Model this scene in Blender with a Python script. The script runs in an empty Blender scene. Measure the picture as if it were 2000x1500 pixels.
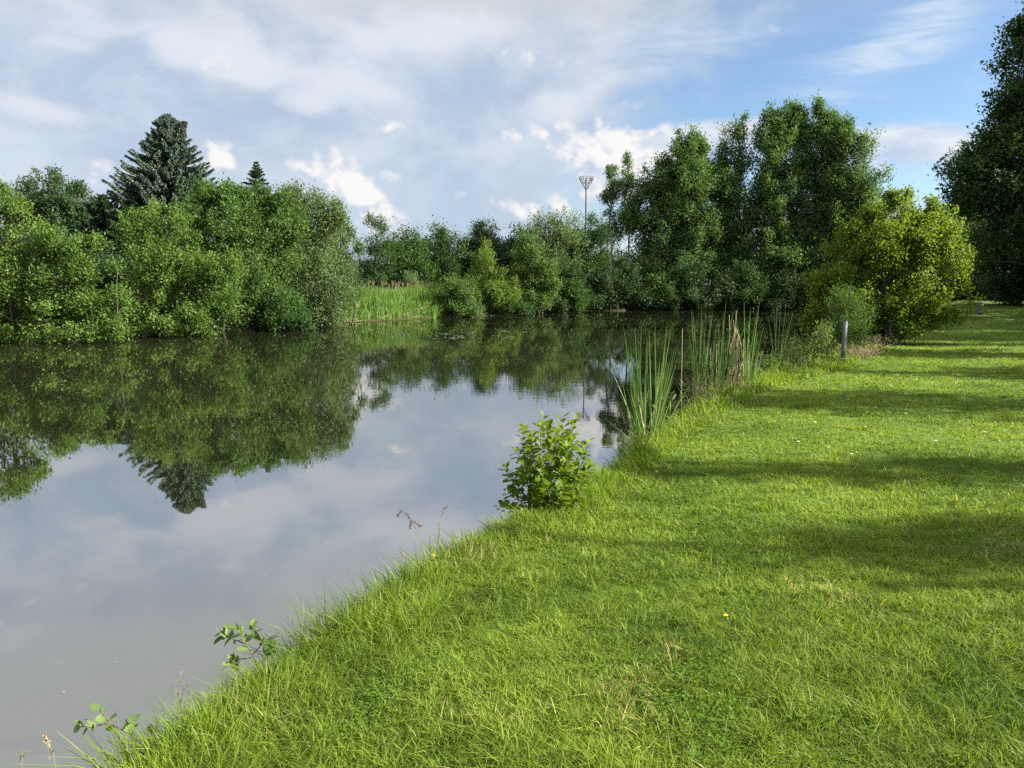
import bpy, math, random
import numpy as np
from mathutils import Vector

S = bpy.context.scene
COL = S.collection
PI = math.pi
PITCH = math.radians(6.8)
EYE = 1.6            # camera height above the lawn
WATER = -0.5         # water level under the lawn
FPX = 1502.0         # focal length in pixels of the 2000 px wide photograph
SUN_AZ, SUN_EL = math.radians(97.0), math.radians(29.0)
EXPOSURE = 2.0
EXPF = 2.0 ** EXPOSURE


# ------------------------------------------------------------------ sight lines
def ray(px, py):
    xc = (px - 1000) / FPX
    yc = (750 - py) / FPX
    return np.array([xc, math.cos(PITCH) + yc * math.sin(PITCH), -math.sin(PITCH) + yc * math.cos(PITCH)])


def at(px, py, D):
    """point seen at (px,py) lying D metres ahead"""
    d = ray(px, py)
    return np.array([0, 0, EYE]) + d * (D / d[1])


def onto(px, py, z):
    """point seen at (px,py) lying on the level z"""
    d = ray(px, py)
    return np.array([0, 0, EYE]) + d * ((z - EYE) / d[2])


def azel(px, py):
    d = ray(px, py)
    d = d / np.linalg.norm(d)
    return math.atan2(d[0], d[1]), math.asin(d[2])


# ------------------------------------------------------------------ objects
def tag(o, label=None, cat=None, group=None, kind=None):
    if label: o['label'] = label
    if cat: o['category'] = cat
    if group: o['group'] = group
    if kind: o['kind'] = kind
    return o


def empty(name, loc, label, cat, group=None):
    o = bpy.data.objects.new(name, None)
    o.empty_display_size = .2
    COL.objects.link(o)
    o.location = [float(c) for c in loc]
    return tag(o, label, cat, group)


def unit(a):
    return a / np.maximum(np.linalg.norm(a, axis=-1, keepdims=True), 1e-9)


class MB:
    """collects triangles, builds one mesh object"""
    def __init__(self):
        self.v, self.f, self.r, self.n = [], [], [], 0

    def add(self, v, f, r=0.5):
        v = np.asarray(v, dtype=np.float64).reshape(-1, 3)
        f = np.asarray(f, dtype=np.int64).reshape(-1, 3)
        self.v.append(v)
        self.f.append(f + self.n)
        self.r.append(np.broadcast_to(np.asarray(r, dtype=np.float32), (len(v),)))
        self.n += len(v)

    def tube(self, pts, rad, sides=6, r=0.5, cap=True):
        pts = np.asarray(pts, dtype=float)
        k = len(pts)
        rad = np.broadcast_to(np.asarray(rad, dtype=float), (k,))
        t = unit(np.gradient(pts, axis=0))
        ref = np.array([1., 0, 0]) if abs(t[0][0]) < .8 else np.array([0, 1., 0])
        a = unit(np.cross(t, ref)); b = np.cross(t, a)
        ang = np.linspace(0, 2 * PI, sides, endpoint=False)
        ring = pts[:, None] + rad[:, None, None] * (a[:, None] * np.cos(ang)[None, :, None] + b[:, None] * np.sin(ang)[None, :, None])
        v = ring.reshape(-1, 3)
        i, j = np.meshgrid(np.arange(k - 1), np.arange(sides), indexing='ij')
        p = (i * sides + j).ravel(); q = (i * sides + (j + 1) % sides).ravel()
        f = np.concatenate([np.stack([p, q, q + sides], 1), np.stack([p, q + sides, p + sides], 1)])
        if cap:
            v = np.concatenate([v, pts[:1], pts[-1:]])
            jj = np.arange(sides); kk = (jj + 1) % sides; o = (k - 1) * sides
            f = np.concatenate([f, np.stack([kk, jj, np.full(sides, k * sides)], 1),
                                np.stack([o + jj, o + kk, np.full(sides, k * sides + 1)], 1)])
        self.add(v, f, r)

    def leaves(self, pos, d, nrm, length, ratio=.55, fold=.12, r=None, rng=None):
        """folded diamond leaf for each row"""
        n = len(pos)
        d = unit(d)
        side = unit(np.cross(d, nrm)); up = np.cross(side, d)
        L = np.broadcast_to(np.asarray(length, dtype=float), (n,))[:, None]
        w = L * ratio * .5
        mid = pos + d * L * .48
        v = np.stack([pos, mid + side * w + up * L * fold, pos + d * L - up * L * fold * .5, mid - side * w + up * L * fold], 1).reshape(-1, 3)
        b = np.arange(n)[:, None] * 4
        f = np.concatenate([b + np.array([0, 1, 2]), b + np.array([0, 2, 3])])
        rr = np.repeat(r if r is not None else (rng or np.random.default_rng(1)).random(n), 4)
        self.add(v, f, rr)

    def blades(self, root, d, h, w, bend, side=None, seg=2, r=None, rng=None):
        """grass blades: d = lean direction in plan, bend = how far the tip leans (share of h)"""
        n = len(root)
        if side is None:
            a = rng.random(n) * 2 * PI
            side = np.stack([np.cos(a), np.sin(a), np.zeros(n)], 1)
        out = []
        for k in range(seg):
            t = k / seg
            c = root + d * (h * bend * t ** 1.7)[:, None]
            c = c + np.array([0, 0, 1.]) * (h * t * (1 - .25 * bend * t))[:, None]
            ww = (w * .5 * (1 - t ** 2.2 * .75))[:, None]
            out += [c - side * ww, c + side * ww]
        out.append(root + d * (h * bend)[:, None] + np.array([0, 0, 1.]) * (h * (1 - .25 * bend))[:, None])
        m = 2 * seg + 1
        v = np.stack(out, 1).reshape(-1, 3)
        b = np.arange(n)[:, None] * m
        fs = []
        for k in range(seg - 1):
            o = 2 * k
            fs += [b + np.array([o, o + 1, o + 3]), b + np.array([o, o + 3, o + 2])]
        o = 2 * (seg - 1)
        fs.append(b + np.array([o, o + 1, o + 2]))
        self.add(v, np.concatenate(fs), np.repeat(r if r is not None else rng.random(n), m))

    def box(self, c, s, r=.5):
        c = np.asarray(c, float); s = np.asarray(s, float) / 2
        v = np.array([[x, y, z] for x in (-1, 1) for y in (-1, 1) for z in (-1, 1)]) * s + c
        q = [(0, 1, 3, 2), (4, 6, 7, 5), (0, 4, 5, 1), (2, 3, 7, 6), (0, 2, 6, 4), (1, 5, 7, 3)]
        f = []
        for a in q: f += [(a[0], a[1], a[2]), (a[0], a[2], a[3])]
        self.add(v, f, r)

    def build(self, name, mat, parent=None, origin=(0, 0, 0), smooth=False):
        v = (np.concatenate(self.v) - np.asarray(origin, float)).astype(np.float32)
        f = np.concatenate(self.f).astype(np.int32)
        me = bpy.data.meshes.new(name)
        me.vertices.add(len(v)); me.vertices.foreach_set('co', v.ravel())
        me.loops.add(len(f) * 3); me.loops.foreach_set('vertex_index', f.ravel())
        me.polygons.add(len(f))
        me.polygons.foreach_set('loop_start', np.arange(0, len(f) * 3, 3, dtype=np.int32))
        try: me.polygons.foreach_set('loop_total', np.full(len(f), 3, dtype=np.int32))
        except Exception: pass
        me.update(calc_edges=True)
        me.attributes.new('rnd', 'FLOAT', 'POINT').data.foreach_set('value', np.concatenate(self.r).astype(np.float32))
        if smooth: me.polygons.foreach_set('use_smooth', np.ones(len(f), dtype=bool))
        me.materials.append(mat)
        o = bpy.data.objects.new(name, me)
        COL.objects.link(o)
        if parent: o.parent = parent
        else: o.location = [float(c) for c in origin]
        return o


def copy_tree(o, parent=None):
    c = o.copy(); COL.objects.link(c)
    if parent: c.parent = parent
    for ch in list(o.children): copy_tree(ch, c)
    return c


# ------------------------------------------------------------------ node helpers
class G:
    """arithmetic on node sockets"""
    def __init__(self, nt): self.nt = nt

    def put(self, node, i, v):
        if v is None: return
        if hasattr(v, 'is_output') or isinstance(v, bpy.types.NodeSocket): self.nt.links.new(v, node.inputs[i])
        else: node.inputs[i].default_value = v

    def m(self, op, a, b=None, c=None, clamp=False):
        n = self.nt.nodes.new('ShaderNodeMath'); n.operation = op; n.use_clamp = clamp
        self.put(n, 0, a); self.put(n, 1, b); self.put(n, 2, c)
        return n.outputs[0]

    def vm(self, op, a, b=None, out=0):
        n = self.nt.nodes.new('ShaderNodeVectorMath'); n.operation = op
        self.put(n, 0, a); self.put(n, 1, b)
        return n.outputs[out]

    def mix(self, f, a, b):
        n = self.nt.nodes.new('ShaderNodeMix'); n.data_type = 'RGBA'
        self.put(n, 0, f)
        for i, v in ((6, a), (7, b)):
            if isinstance(v, (tuple, list)): v = tuple(v) + (1,) if len(v) == 3 else v
            self.put(n, i, v)
        return n.outputs[2]

    def noise(self, vec, scale, detail=4, rough=.5, dist=0):
        n = self.nt.nodes.new('ShaderNodeTexNoise')
        self.put(n, 'Vector', vec)
        n.inputs['Scale'].default_value = scale; n.inputs['Detail'].default_value = detail
        n.inputs['Roughness'].default_value = rough; n.inputs['Distortion'].default_value = dist
        return n.outputs[0]

    def step(self, v, lo, hi):
        n = self.nt.nodes.new('ShaderNodeMapRange'); n.interpolation_type = 'SMOOTHSTEP'
        self.put(n, 0, v); self.put(n, 1, lo); self.put(n, 2, hi)
        n.inputs[3].default_value = 0; n.inputs[4].default_value = 1
        return n.outputs[0]

    def attr(self, name):
        n = self.nt.nodes.new('ShaderNodeAttribute'); n.attribute_name = name
        return n.outputs['Fac']

    def coord(self, which='Object'):
        return self.nt.nodes.new('ShaderNodeTexCoord').outputs[which]

    def pos(self):
        return self.nt.nodes.new('ShaderNodeNewGeometry').outputs['Position']

    def scale(self, vec, s):
        return self.vm('MULTIPLY', vec, s)


def new_mat(name):
    m = bpy.data.materials.new(name); m.use_nodes = True
    nt = m.node_tree
    b = nt.nodes['Principled BSDF']
    return m, G(nt), b, nt.nodes['Material Output']


def leaf_mat(name, a, b, trans=.4, rough=.55, spec=.15, patch=.35, tint=(1.25, 1.2, .55), third=None):
    """foliage: per-leaf tone from a to b, drifting over the plant, with light passing through"""
    m, g, p, out = new_mat(name)
    f = g.attr('rnd')
    n = g.noise(g.pos(), patch, 2)
    k = g.m('ADD', g.m('MULTIPLY', f, .55), g.m('MULTIPLY', g.step(n, .3, .7), .45))
    c = g.mix(k, a, b)
    if third:
        c = g.mix(g.m('MULTIPLY', g.step(f, .90, .96), .8), c, third)
    nt = m.node_tree
    nt.links.new(c, p.inputs['Base Color'])
    p.inputs['Roughness'].default_value = rough
    p.inputs['Specular IOR Level'].default_value = spec
    t = nt.nodes.new('ShaderNodeBsdfTranslucent')
    nt.links.new(g.vm('MULTIPLY', c, tint), t.inputs['Color'])
    mx = nt.nodes.new('ShaderNodeMixShader'); mx.inputs[0].default_value = trans
    nt.links.new(p.outputs[0], mx.inputs[1]); nt.links.new(t.outputs[0], mx.inputs[2])
    nt.links.new(mx.outputs[0], out.inputs[0])
    return m


def bark_mat(name, a, b, scale=6):
    m, g, p, out = new_mat(name)
    v = g.scale(g.pos(), (1, 1, .25))
    n = g.noise(v, scale, 5, .6)
    m.node_tree.links.new(g.mix(g.step(n, .3, .7), a, b), p.inputs['Base Color'])
    p.inputs['Roughness'].default_value = .9
    bm = m.node_tree.nodes.new('ShaderNodeBump'); bm.inputs['Distance'].default_value = .02
    m.node_tree.links.new(n, bm.inputs['Height']); m.node_tree.links.new(bm.outputs[0], p.inputs['Normal'])
    return m


def plain_mat(name, a, b=None, rough=.6, metal=0, scale=20):
    m, g, p, out = new_mat(name)
    n = g.noise(g.coord('Object'), scale, 4)
    m.node_tree.links.new(g.mix(g.step(n, .35, .65), a, b or a), p.inputs['Base Color'])
    p.inputs['Roughness'].default_value = rough; p.inputs['Metallic'].default_value = metal
    return m


M = {}
M['bright'] = leaf_mat('leaf_bright_green', (.054, .112, .024), (.120, .202, .048), .42)
M['mid'] = leaf_mat('leaf_mid_green', (.044, .098, .026), (.094, .168, .046), .40)
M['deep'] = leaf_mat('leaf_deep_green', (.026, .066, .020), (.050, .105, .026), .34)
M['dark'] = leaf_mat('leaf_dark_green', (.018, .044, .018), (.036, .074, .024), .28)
M['alder'] = leaf_mat('leaf_alder', (.048, .110, .038), (.105, .185, .058), .38)
M['grey'] = leaf_mat('leaf_grey_willow', (.078, .135, .056), (.130, .195, .088), .36)
M['pale'] = leaf_mat('leaf_pale_willow', (.105, .175, .055), (.180, .260, .090), .40)
M['lime'] = leaf_mat('leaf_lime_green', (.078, .142, .018), (.168, .236, .034), .48)
M['fresh'] = leaf_mat('leaf_fresh_green', (.070, .132, .026), (.130, .210, .044), .42)
M['oak'] = leaf_mat('leaf_oak', (.026, .060, .018), (.050, .098, .026), .30)
M['blue'] = leaf_mat('leaf_hazy_green', (.034, .074, .032), (.058, .104, .044), .30)
M['spruce'] = leaf_mat('spruce_needles', (.070, .125, .095), (.140, .205, .155), .08, .6, .2, .5, (1, 1, .8), (.085, .062, .040))
M['conifer'] = leaf_mat('conifer_needles', (.022, .050, .022), (.045, .080, .028), .10, .6, .2, .5, (1, 1, .7))
M['brownneedle'] = leaf_mat('brown_needles', (.075, .050, .030), (.110, .085, .050), .08, .7, .1)
M['sapling'] = leaf_mat('sapling_leaf', (.072, .135, .010), (.150, .235, .020), .52, .45, .18, 4)
M['sprig'] = leaf_mat('sprig_leaf', (.085, .145, .045), (.135, .205, .070), .40, .5, .2, 6)
M['cattail'] = leaf_mat('cattail_blade', (.085, .165, .045), (.140, .235, .065), .34, .4, .4, 1.5, (1.2, 1.15, .6), (.20, .21, .09))
M['dry'] = leaf_mat('dry_reed', (.21, .165, .095), (.34, .275, .17), .2, .7, .15, 3, (1, .95, .8))
M['reed'] = leaf_mat('reed_bed_leaf', (.060, .140, .026), (.115, .215, .040), .38, .5, .3, .6, (1.2, 1.15, .6), (.17, .19, .07))
M['dock'] = leaf_mat('dock_leaf', (.075, .150, .022), (.130, .220, .032), .35, .4, .4, 3)
M['bark'] = bark_mat('bark_grey_brown', (.028, .023, .017), (.068, .056, .043))
M['palebark'] = bark_mat('bark_pale', (.13, .11, .08), (.24, .21, .16))
M['twig'] = bark_mat('twig_brown', (.070, .052, .032), (.130, .10, .062), 20)
M['seed'] = leaf_mat('seed_head', (.17, .10, .085), (.26, .17, .13), .3, .7, .1)
M['straw'] = leaf_mat('straw_stalk', (.19, .20, .085), (.27, .25, .13), .25, .6, .2)


def grass_mat(name, lo, hi, straw, straw_amt=.05):
    m, g, p, out = new_mat(name)
    nt = m.node_tree
    f = g.attr('rnd'); P = g.pos()
    n1 = g.noise(P, .55, 3, .55); n2 = g.noise(P, 2.3, 3, .6)
    k = g.m('ADD', g.m('MULTIPLY', f, .34), g.m('ADD', g.m('MULTIPLY', g.step(n1, .36, .64), .34), g.m('MULTIPLY', g.step(n2, .35, .65), .32)))
    c = g.mix(k, lo, hi)
    pt = g.step(g.noise(g.vm('ADD', P, (31.7, 11.3, 0)), 1.1, 3, .6), .56, .72)      # dry spots
    thr = g.m('SUBTRACT', 1 - straw_amt, g.m('MULTIPLY', pt, .30))
    c = g.mix(g.m('MULTIPLY', g.step(g.m('SUBTRACT', f, thr), 0, .02), .85), c, straw)
    nt.links.new(c, p.inputs['Base Color'])
    p.inputs['Roughness'].default_value = .6; p.inputs['Specular IOR Level'].default_value = .18
    t = nt.nodes.new('ShaderNodeBsdfTranslucent')
    nt.links.new(g.vm('MULTIPLY', c, (1.2, 1.15, .55)), t.inputs['Color'])
    mx = nt.nodes.new('ShaderNodeMixShader'); mx.inputs[0].default_value = .42
    nt.links.new(p.outputs[0], mx.inputs[1]); nt.links.new(t.outputs[0], mx.inputs[2])
    nt.links.new(mx.outputs[0], out.inputs[0])
    return m


M['lawn'] = grass_mat('mown_grass', (.046, .100, .012), (.212, .300, .042), (.38, .34, .15))
M['bankgrass'] = grass_mat('long_grass', (.050, .112, .010), (.185, .285, .030), (.30, .28, .14), .07)
M['clover'] = leaf_mat('clover_leaf', (.055, .120, .014), (.105, .195, .026), .35, .6, .10, 2)

# ------------------------------------------------------------------ pond outline
NEAR = [(-10, -25), (-4.6, -12), (-2.6, -3), (-1.9, 0.6), (-1.55, 2.3), (-1.42, 2.9), (-1.28, 3.3), (-1.02, 3.7), (-.90, 4.2),
        (-.60, 4.8), (-.28, 5.4), (.02, 5.85), (.50, 6.75), (.82, 7.4), (1.50, 9.1), (2.68, 11.3), (4.12, 13.95), (5.75, 15.9),
        (7.7, 19.0), (10.3, 23.2), (11.6, 27.0), (15, 33), (22, 45), (32, 66), (40, 88)]
FAR = [(36, 97.0), (15, 91.2), (2.7, 81.6), (-4.9, 67.7), (-11.1, 55.8), (-13.2, 49.9), (-17.0, 46.5), (-19.2, 38.6), (-22.6, 34.8),
       (-31, 30), (-50, 14), (-46, -25)]
POND = np.array(NEAR + FAR, dtype=float)


def pond_distance(x, y):
    """metres from the waterline, positive on land"""
    p = np.stack([x, y], -1)
    best = np.full(p.shape[:-1], 1e9); inside = np.zeros(p.shape[:-1], bool)
    for a, b in zip(POND, np.roll(POND, -1, axis=0)):
        ab = b - a
        t = np.clip(((p - a) @ ab) / (ab @ ab), 0, 1)
        q = p - a - t[..., None] * ab
        best = np.minimum(best, np.hypot(q[..., 0], q[..., 1]))
        cross = ((a[1] > p[..., 1]) != (b[1] > p[..., 1]))
        with np.errstate(divide='ignore', invalid='ignore'):
            xi = (b[0] - a[0]) * (p[..., 1] - a[1]) / (b[1] - a[1]) + a[0]
        inside ^= cross & (p[..., 0] < xi)
    return np.where(inside, -best, best)


def sm(a, b, v):
    t = np.clip((v - a) / (b - a), 0, 1)
    return t * t * (3 - 2 * t)


def vnoise(x, y, seed=0):
    """value noise 0..1"""
    xi = np.floor(x).astype(np.int64); yi = np.floor(y).astype(np.int64)
    u = x - xi; w = y - yi
    u = u * u * (3 - 2 * u); w = w * w * (3 - 2 * w)
    def h(i, j):
        n = (i * 374761393 + j * 668265263 + seed * 974711) & 0x7fffffff
        n = ((n ^ (n >> 13)) * 1274126177) & 0x7fffffff
        return ((n ^ (n >> 16)) & 0xffff) / 65535.0
    return (h(xi, yi) * (1 - u) + h(xi + 1, yi) * u) * (1 - w) + (h(xi, yi + 1) * (1 - u) + h(xi + 1, yi + 1) * u) * w


def ground_z(x, y, d=None):
    x = np.asarray(x, float); y = np.asarray(y, float)
    if d is None: d = pond_distance(x, y)
    near = sm(-.06, .42, d) * (1 - .0 * d)
    z = WATER - .02 + (-WATER + .02) * near - .9 * sm(0, 3, -d)
    z = z + .05 * (vnoise(x * .5, y * .5, 3) - .5) * sm(.3, 2, d) + .012 * (vnoise(x * 3, y * 3, 4) - .5) * sm(.2, 1, d)
    z = z + .95 * sm(36, 64, y) * sm(14, 24, x + .0 * y) * sm(.5, 5, d)
    return z


def axis(lo, a, b, hi, step, grow=1.13):
    mid = list(np.arange(a, b + 1e-6, step))
    s, v = step, a
    left = []
    while v > lo:
        s *= grow; v -= s; left.append(v)
    s, v = step, mid[-1]
    right = []
    while v < hi:
        s *= grow; v += s; right.append(v)
    return np.array(left[::-1] + mid + right)


gx = axis(-900, -4, 14, 900, .16); gy = axis(-300, 0, 26, 1600, .16, 1.10)
X, Y = np.meshgrid(gx, gy)
Zg = ground_z(X, Y)
nx, ny = len(gx), len(gy)
gi, gj = np.meshgrid(np.arange(ny - 1), np.arange(nx - 1), indexing='ij')
q = (gi * nx + gj).ravel()
gb = MB()
gb.add(np.stack([X, Y, Zg], -1), np.concatenate([np.stack([q, q + 1, q + nx + 1], 1), np.stack([q, q + nx + 1, q + nx], 1)]))
mg, g, p, out = new_mat('ground_turf')
P = g.pos()
n1 = g.noise(P, .55, 3, .55); n2 = g.noise(P, 14, 5, .65); n3 = g.noise(P, 3, 4, .6)
c = g.mix(g.step(n1, .3, .7), (.045, .095, .012), (.085, .150, .020))
c = g.mix(g.m('MULTIPLY', g.step(n3, .5, .75), .5), c, (.10, .13, .035))
c = g.mix(g.m('MULTIPLY', g.step(n2, .45, .7), .65), c, (.030, .055, .012))
sep = mg.node_tree.nodes.new('ShaderNodeSeparateXYZ'); mg.node_tree.links.new(P, sep.inputs[0])
mud = g.m('SUBTRACT', 1, g.step(sep.outputs[2], -.34, -.10))
c = g.mix(mud, c, g.mix(n2, (.026, .019, .012), (.070, .050, .031)))
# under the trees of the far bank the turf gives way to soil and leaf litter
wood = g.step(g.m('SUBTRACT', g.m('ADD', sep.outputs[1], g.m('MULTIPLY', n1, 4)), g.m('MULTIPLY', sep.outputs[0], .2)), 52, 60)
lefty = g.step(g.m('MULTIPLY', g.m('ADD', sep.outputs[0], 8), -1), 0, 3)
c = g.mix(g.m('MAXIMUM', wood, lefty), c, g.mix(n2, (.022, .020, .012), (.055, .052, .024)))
mg.node_tree.links.new(c, p.inputs['Base Color'])
p.inputs['Roughness'].default_value = .95; p.inputs['Specular IOR Level'].default_value = .1
bm = mg.node_tree.nodes.new('ShaderNodeBump'); bm.inputs['Distance'].default_value = .03
mg.node_tree.links.new(n2, bm.inputs['Height']); mg.node_tree.links.new(bm.outputs[0], p.inputs['Normal'])
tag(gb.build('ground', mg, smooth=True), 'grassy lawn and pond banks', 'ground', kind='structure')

# ------------------------------------------------------------------ water
wb = MB()
wb.add([(-75, -45, WATER), (75, -45, WATER), (75, 125, WATER), (-75, 125, WATER)], [(0, 1, 2), (0, 2, 3)])
mw, g, p, out = new_mat('pond_water')
P = g.pos()
r1 = g.noise(g.scale(P, (1, 1.5, 1)), 2.2, 3, .5)
r2 = g.noise(g.scale(P, (1, 1.3, 1)), 9, 2, .5)
calm = g.step(g.noise(g.scale(P, (.5, 1, 1)), .09, 2), .38, .62)
hgt = g.m('MULTIPLY', g.m('ADD', r1, g.m('MULTIPLY', r2, .05)), g.m('ADD', g.m('MULTIPLY', calm, .75), .25))
bm = mw.node_tree.nodes.new('ShaderNodeBump'); bm.inputs['Distance'].default_value = .0011
mw.node_tree.links.new(hgt, bm.inputs['Height']); mw.node_tree.links.new(bm.outputs[0], p.inputs['Normal'])
mw.node_tree.links.new(g.mix(g.noise(P, .15, 2), (.009, .011, .005), (.013, .015, .008)), p.inputs['Base Color'])
p.inputs['Roughness'].default_value = .015; p.inputs['IOR'].default_value = 7.0
p.inputs['Specular IOR Level'].default_value = .5
tag(wb.build('water', mw), 'still murky pond water', 'water', kind='structure')


# ------------------------------------------------------------------ trees
def lobes_at(D, base_px, px_lobes):
    """crown lobes seen at (px,py) with radii in photo pixels, D metres ahead; z measured in metres"""
    out = []
    for l in px_lobes:
        dd = l[4] if len(l) > 4 else 0
        c = at(l[0], l[1], D + dd)
        k = (D + dd) / FPX
        rx, rz = l[2] * k, l[3] * k
        out.append((c, np.array([rx, (rx + min(rx, rz)) * .5, rz])))
    return out


def crown_clumps(lobes, n, rng, lo=.5, bump=.22, puff=.8, per=12):
    """shoot positions: lobes carry boughs, each bough is a flattened spray of shoots"""
    area = np.array([(r[0] * r[1] + r[1] * r[2] + r[0] * r[2]) for c, r in lobes])
    npf = max(6, int(n / per * 1.7))
    pick = rng.choice(len(lobes), size=npf, p=area ** .75 / (area ** .75).sum())
    C = np.array([c for c, r in lobes])[pick]; R = np.array([r for c, r in lobes])[pick]
    d = unit(rng.normal(size=(npf, 3)))
    ph = rng.random(6) * 6.28
    wob = np.sin(d[:, 0] * 4.1 + ph[0] + pick) + np.sin(d[:, 2] * 5.3 + ph[1] + 2 * pick) + np.sin(d[:, 1] * 4.7 + ph[2])
    rr = np.clip(1 - np.abs(rng.normal(size=npf)) * (1 - lo) * .6, .15, 1) * (1 + bump * (wob / 3) + rng.normal(size=npf) * .08)
    inner = rng.random(npf) < .14
    rr = np.where(inner, rng.uniform(.25, .65, npf), rr - .10)
    pos = C + d * rr[:, None] * R
    keep = np.ones(npf, bool)
    for i, (c, r) in enumerate(lobes):
        q = np.linalg.norm((pos - c) / r, axis=1)
        keep &= ~((q < .5) & (pick != i) & ~inner & (rng.random(npf) < .85))
    idx = np.nonzero(keep)[0][:max(4, n // per)]
    ow = unit(d[idx] / R[idx]); nb = len(idx)
    up = np.array([0, 0, 1.])
    A = unit(ow * .9 + up * .32 + rng.normal(size=(nb, 3)) * .34)
    Lb = puff * (.9 + 1.2 * rng.random(nb)) * np.minimum(1, R[idx].min(1) / puff * .8)
    k = np.repeat(np.arange(nb), per)
    t = rng.random(len(k)) ** .8
    A_, L_ = A[k], Lb[k][:, None]
    sd = unit(np.cross(A_, up + 1e-3))
    off = sd * (rng.normal(size=len(k)) * .36 * (1.08 - .8 * t))[:, None] + np.cross(sd, A_) * (rng.normal(size=len(k)) * .13)[:, None]
    out = pos[idx][k] + A_ * L_ * (t - .55)[:, None] + off * L_ - up * L_ * (.12 * t ** 2)[:, None]
    return out, unit(A_ * .8 + off * .9 + up * .2), pick[idx][k]


def foliage(mb, pos, outw, rng, m, clump, leaf, ratio=.6, up=.45, sprig=.5, flat=.7, floor=None):
    """m leaves round every clump centre, strung along a short outward shoot"""
    n = len(pos)
    axis_ = unit(outw * .75 + np.array([0, 0, up]) + rng.normal(size=(n, 3)) * .35)
    t = rng.random((n, m)) * 2 - 1
    size = clump * (.65 + .7 * rng.random((n, 1, 1)))
    off = axis_[:, None] * (t[..., None] * sprig * 1.5) + rng.normal(size=(n, m, 3)) * .42 * (1 - .45 * np.clip(t, 0, 1))[..., None]
    p = (pos[:, None] + off * size).reshape(-1, 3)
    tone = np.repeat(np.repeat(rng.random(n // 12 + 1), 12)[:n] * .6 + rng.random(n) * .4, m)
    d = np.repeat(axis_, m, 0) * .7 + rng.normal(size=(n * m, 3)) * .62
    nr = np.array([0, 0, flat]) + np.repeat(outw, m, 0) * .45 + rng.normal(size=(n * m, 3)) * .36
    L = leaf * (.45 + .95 * rng.random(n * m))
    r = np.clip(tone * .75 + rng.random(n * m) * .25, 0, 1)
    if floor is not None:
        k = p[:, 2] > floor
        p, d, nr, L, r = p[k], d[k], nr[k], L[k], r[k]
    mb.leaves(p, d, unit(nr), L, ratio, .10, r)


def limb(mb, a, b, r0, r1, rng, sag=.12, k=6, sides=6):
    a = np.asarray(a, float); b = np.asarray(b, float)
    L = np.linalg.norm(b - a)
    t = np.linspace(0, 1, k)[:, None]
    side = unit(np.cross(b - a, rng.normal(size=3)))
    pts = a + (b - a) * t + side * (np.sin(t * PI) * L * sag * rng.uniform(-.6, .6))
    pts[:, 2] += (np.sin(t[:, 0] * PI)) * L * sag * .4
    pts[1:-1] += rng.normal(size=(k - 2, 3)) * L * .012
    mb.tube(pts, np.linspace(r0, r1, k), sides)
    return pts


TREE_LEAVES = 1.0


def tree(name, label, cat, D, base_px, px_lobes, mat, n=500, m=24, clump=.4, leaf=.10, ratio=.6, seed=1, group=None, trunk=.12,
         stems=1, bark='bark', up=.45, lo=.3, twigs=.2, bump=.27, sprig=.5, flat=.7, spread=.4, part='crown', base=None, lobes=None, floor=WATER + .03, stop=.8, puff=2.3):
    rng = np.random.default_rng(seed)
    if base is None:
        b = at(base_px, 600, D)
        b[2] = float(ground_z(b[0], b[1]))
    else:
        b = np.array([base[0], base[1], float(ground_z(base[0], base[1]))])
    if lobes is None: lobes = lobes_at(D, base_px, px_lobes)
    root = empty(name, b, label, cat, group)
    pos, outw, pick = crown_clumps(lobes, n, rng, lo, bump, clump * puff)
    mb = MB()
    foliage(mb, pos, outw, rng, m, clump, leaf, ratio, up, sprig, flat, floor)
    mb.build(part, M[mat], root, b)
    tb = MB()
    top = max(lobes, key=lambda l: l[0][2] + l[1][2])
    nodes = []
    for s in range(stems):
        off = rng.normal(size=3) * spread * (s > 0); off[2] = 0
        tgt = (top[0] if s == 0 else lobes[rng.integers(len(lobes))][0]).copy()
        tgt[2] += top[1][2] * stop if s == 0 else 0
        if s: tgt[:2] += rng.normal(size=2) * spread * .5
        a = b + off; a[2] -= .15
        nodes.append((limb(tb, a, tgt, trunk * (1 if s == 0 else rng.uniform(.6, .9)), trunk * .12, rng, .06, 9, 7), trunk * (1 if s == 0 else .7)))
    def near_node(q, lowest=.15):
        best = None
        for pts, r in nodes:
            k = max(1, int(len(pts) * lowest))
            cand = pts[k:]
            sc = np.linalg.norm(cand - q, axis=1) + np.maximum(0, cand[:, 2] - q[2] + .1 * abs(q[2] - b[2])) * 1.5
            i = int(np.argmin(sc))
            if best is None or sc[i] < best[0]: best = (sc[i], cand[i], r * (1 - (i + k) / len(pts)) + .012)
        return best[1], best[2]
    extra = []
    for c, r in lobes:
        q, rr = near_node(c)
        if np.linalg.norm(q - c) > .3: extra.append((limb(tb, q, c, min(rr, trunk * .55), trunk * .14, rng, .12, 6, 5), trunk * .4))
    nodes += extra
    for i in rng.choice(len(pos), size=int(len(pos) * twigs), replace=False):
        q, rr = near_node(pos[i])
        limb(tb, q, pos[i], min(rr * .6, trunk * .25), trunk * .035 + .003, rng, .10, 4, 4)
    tb.build('trunk' if stems == 1 else 'stems', M[bark], root, b, smooth=True)
    return root


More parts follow.
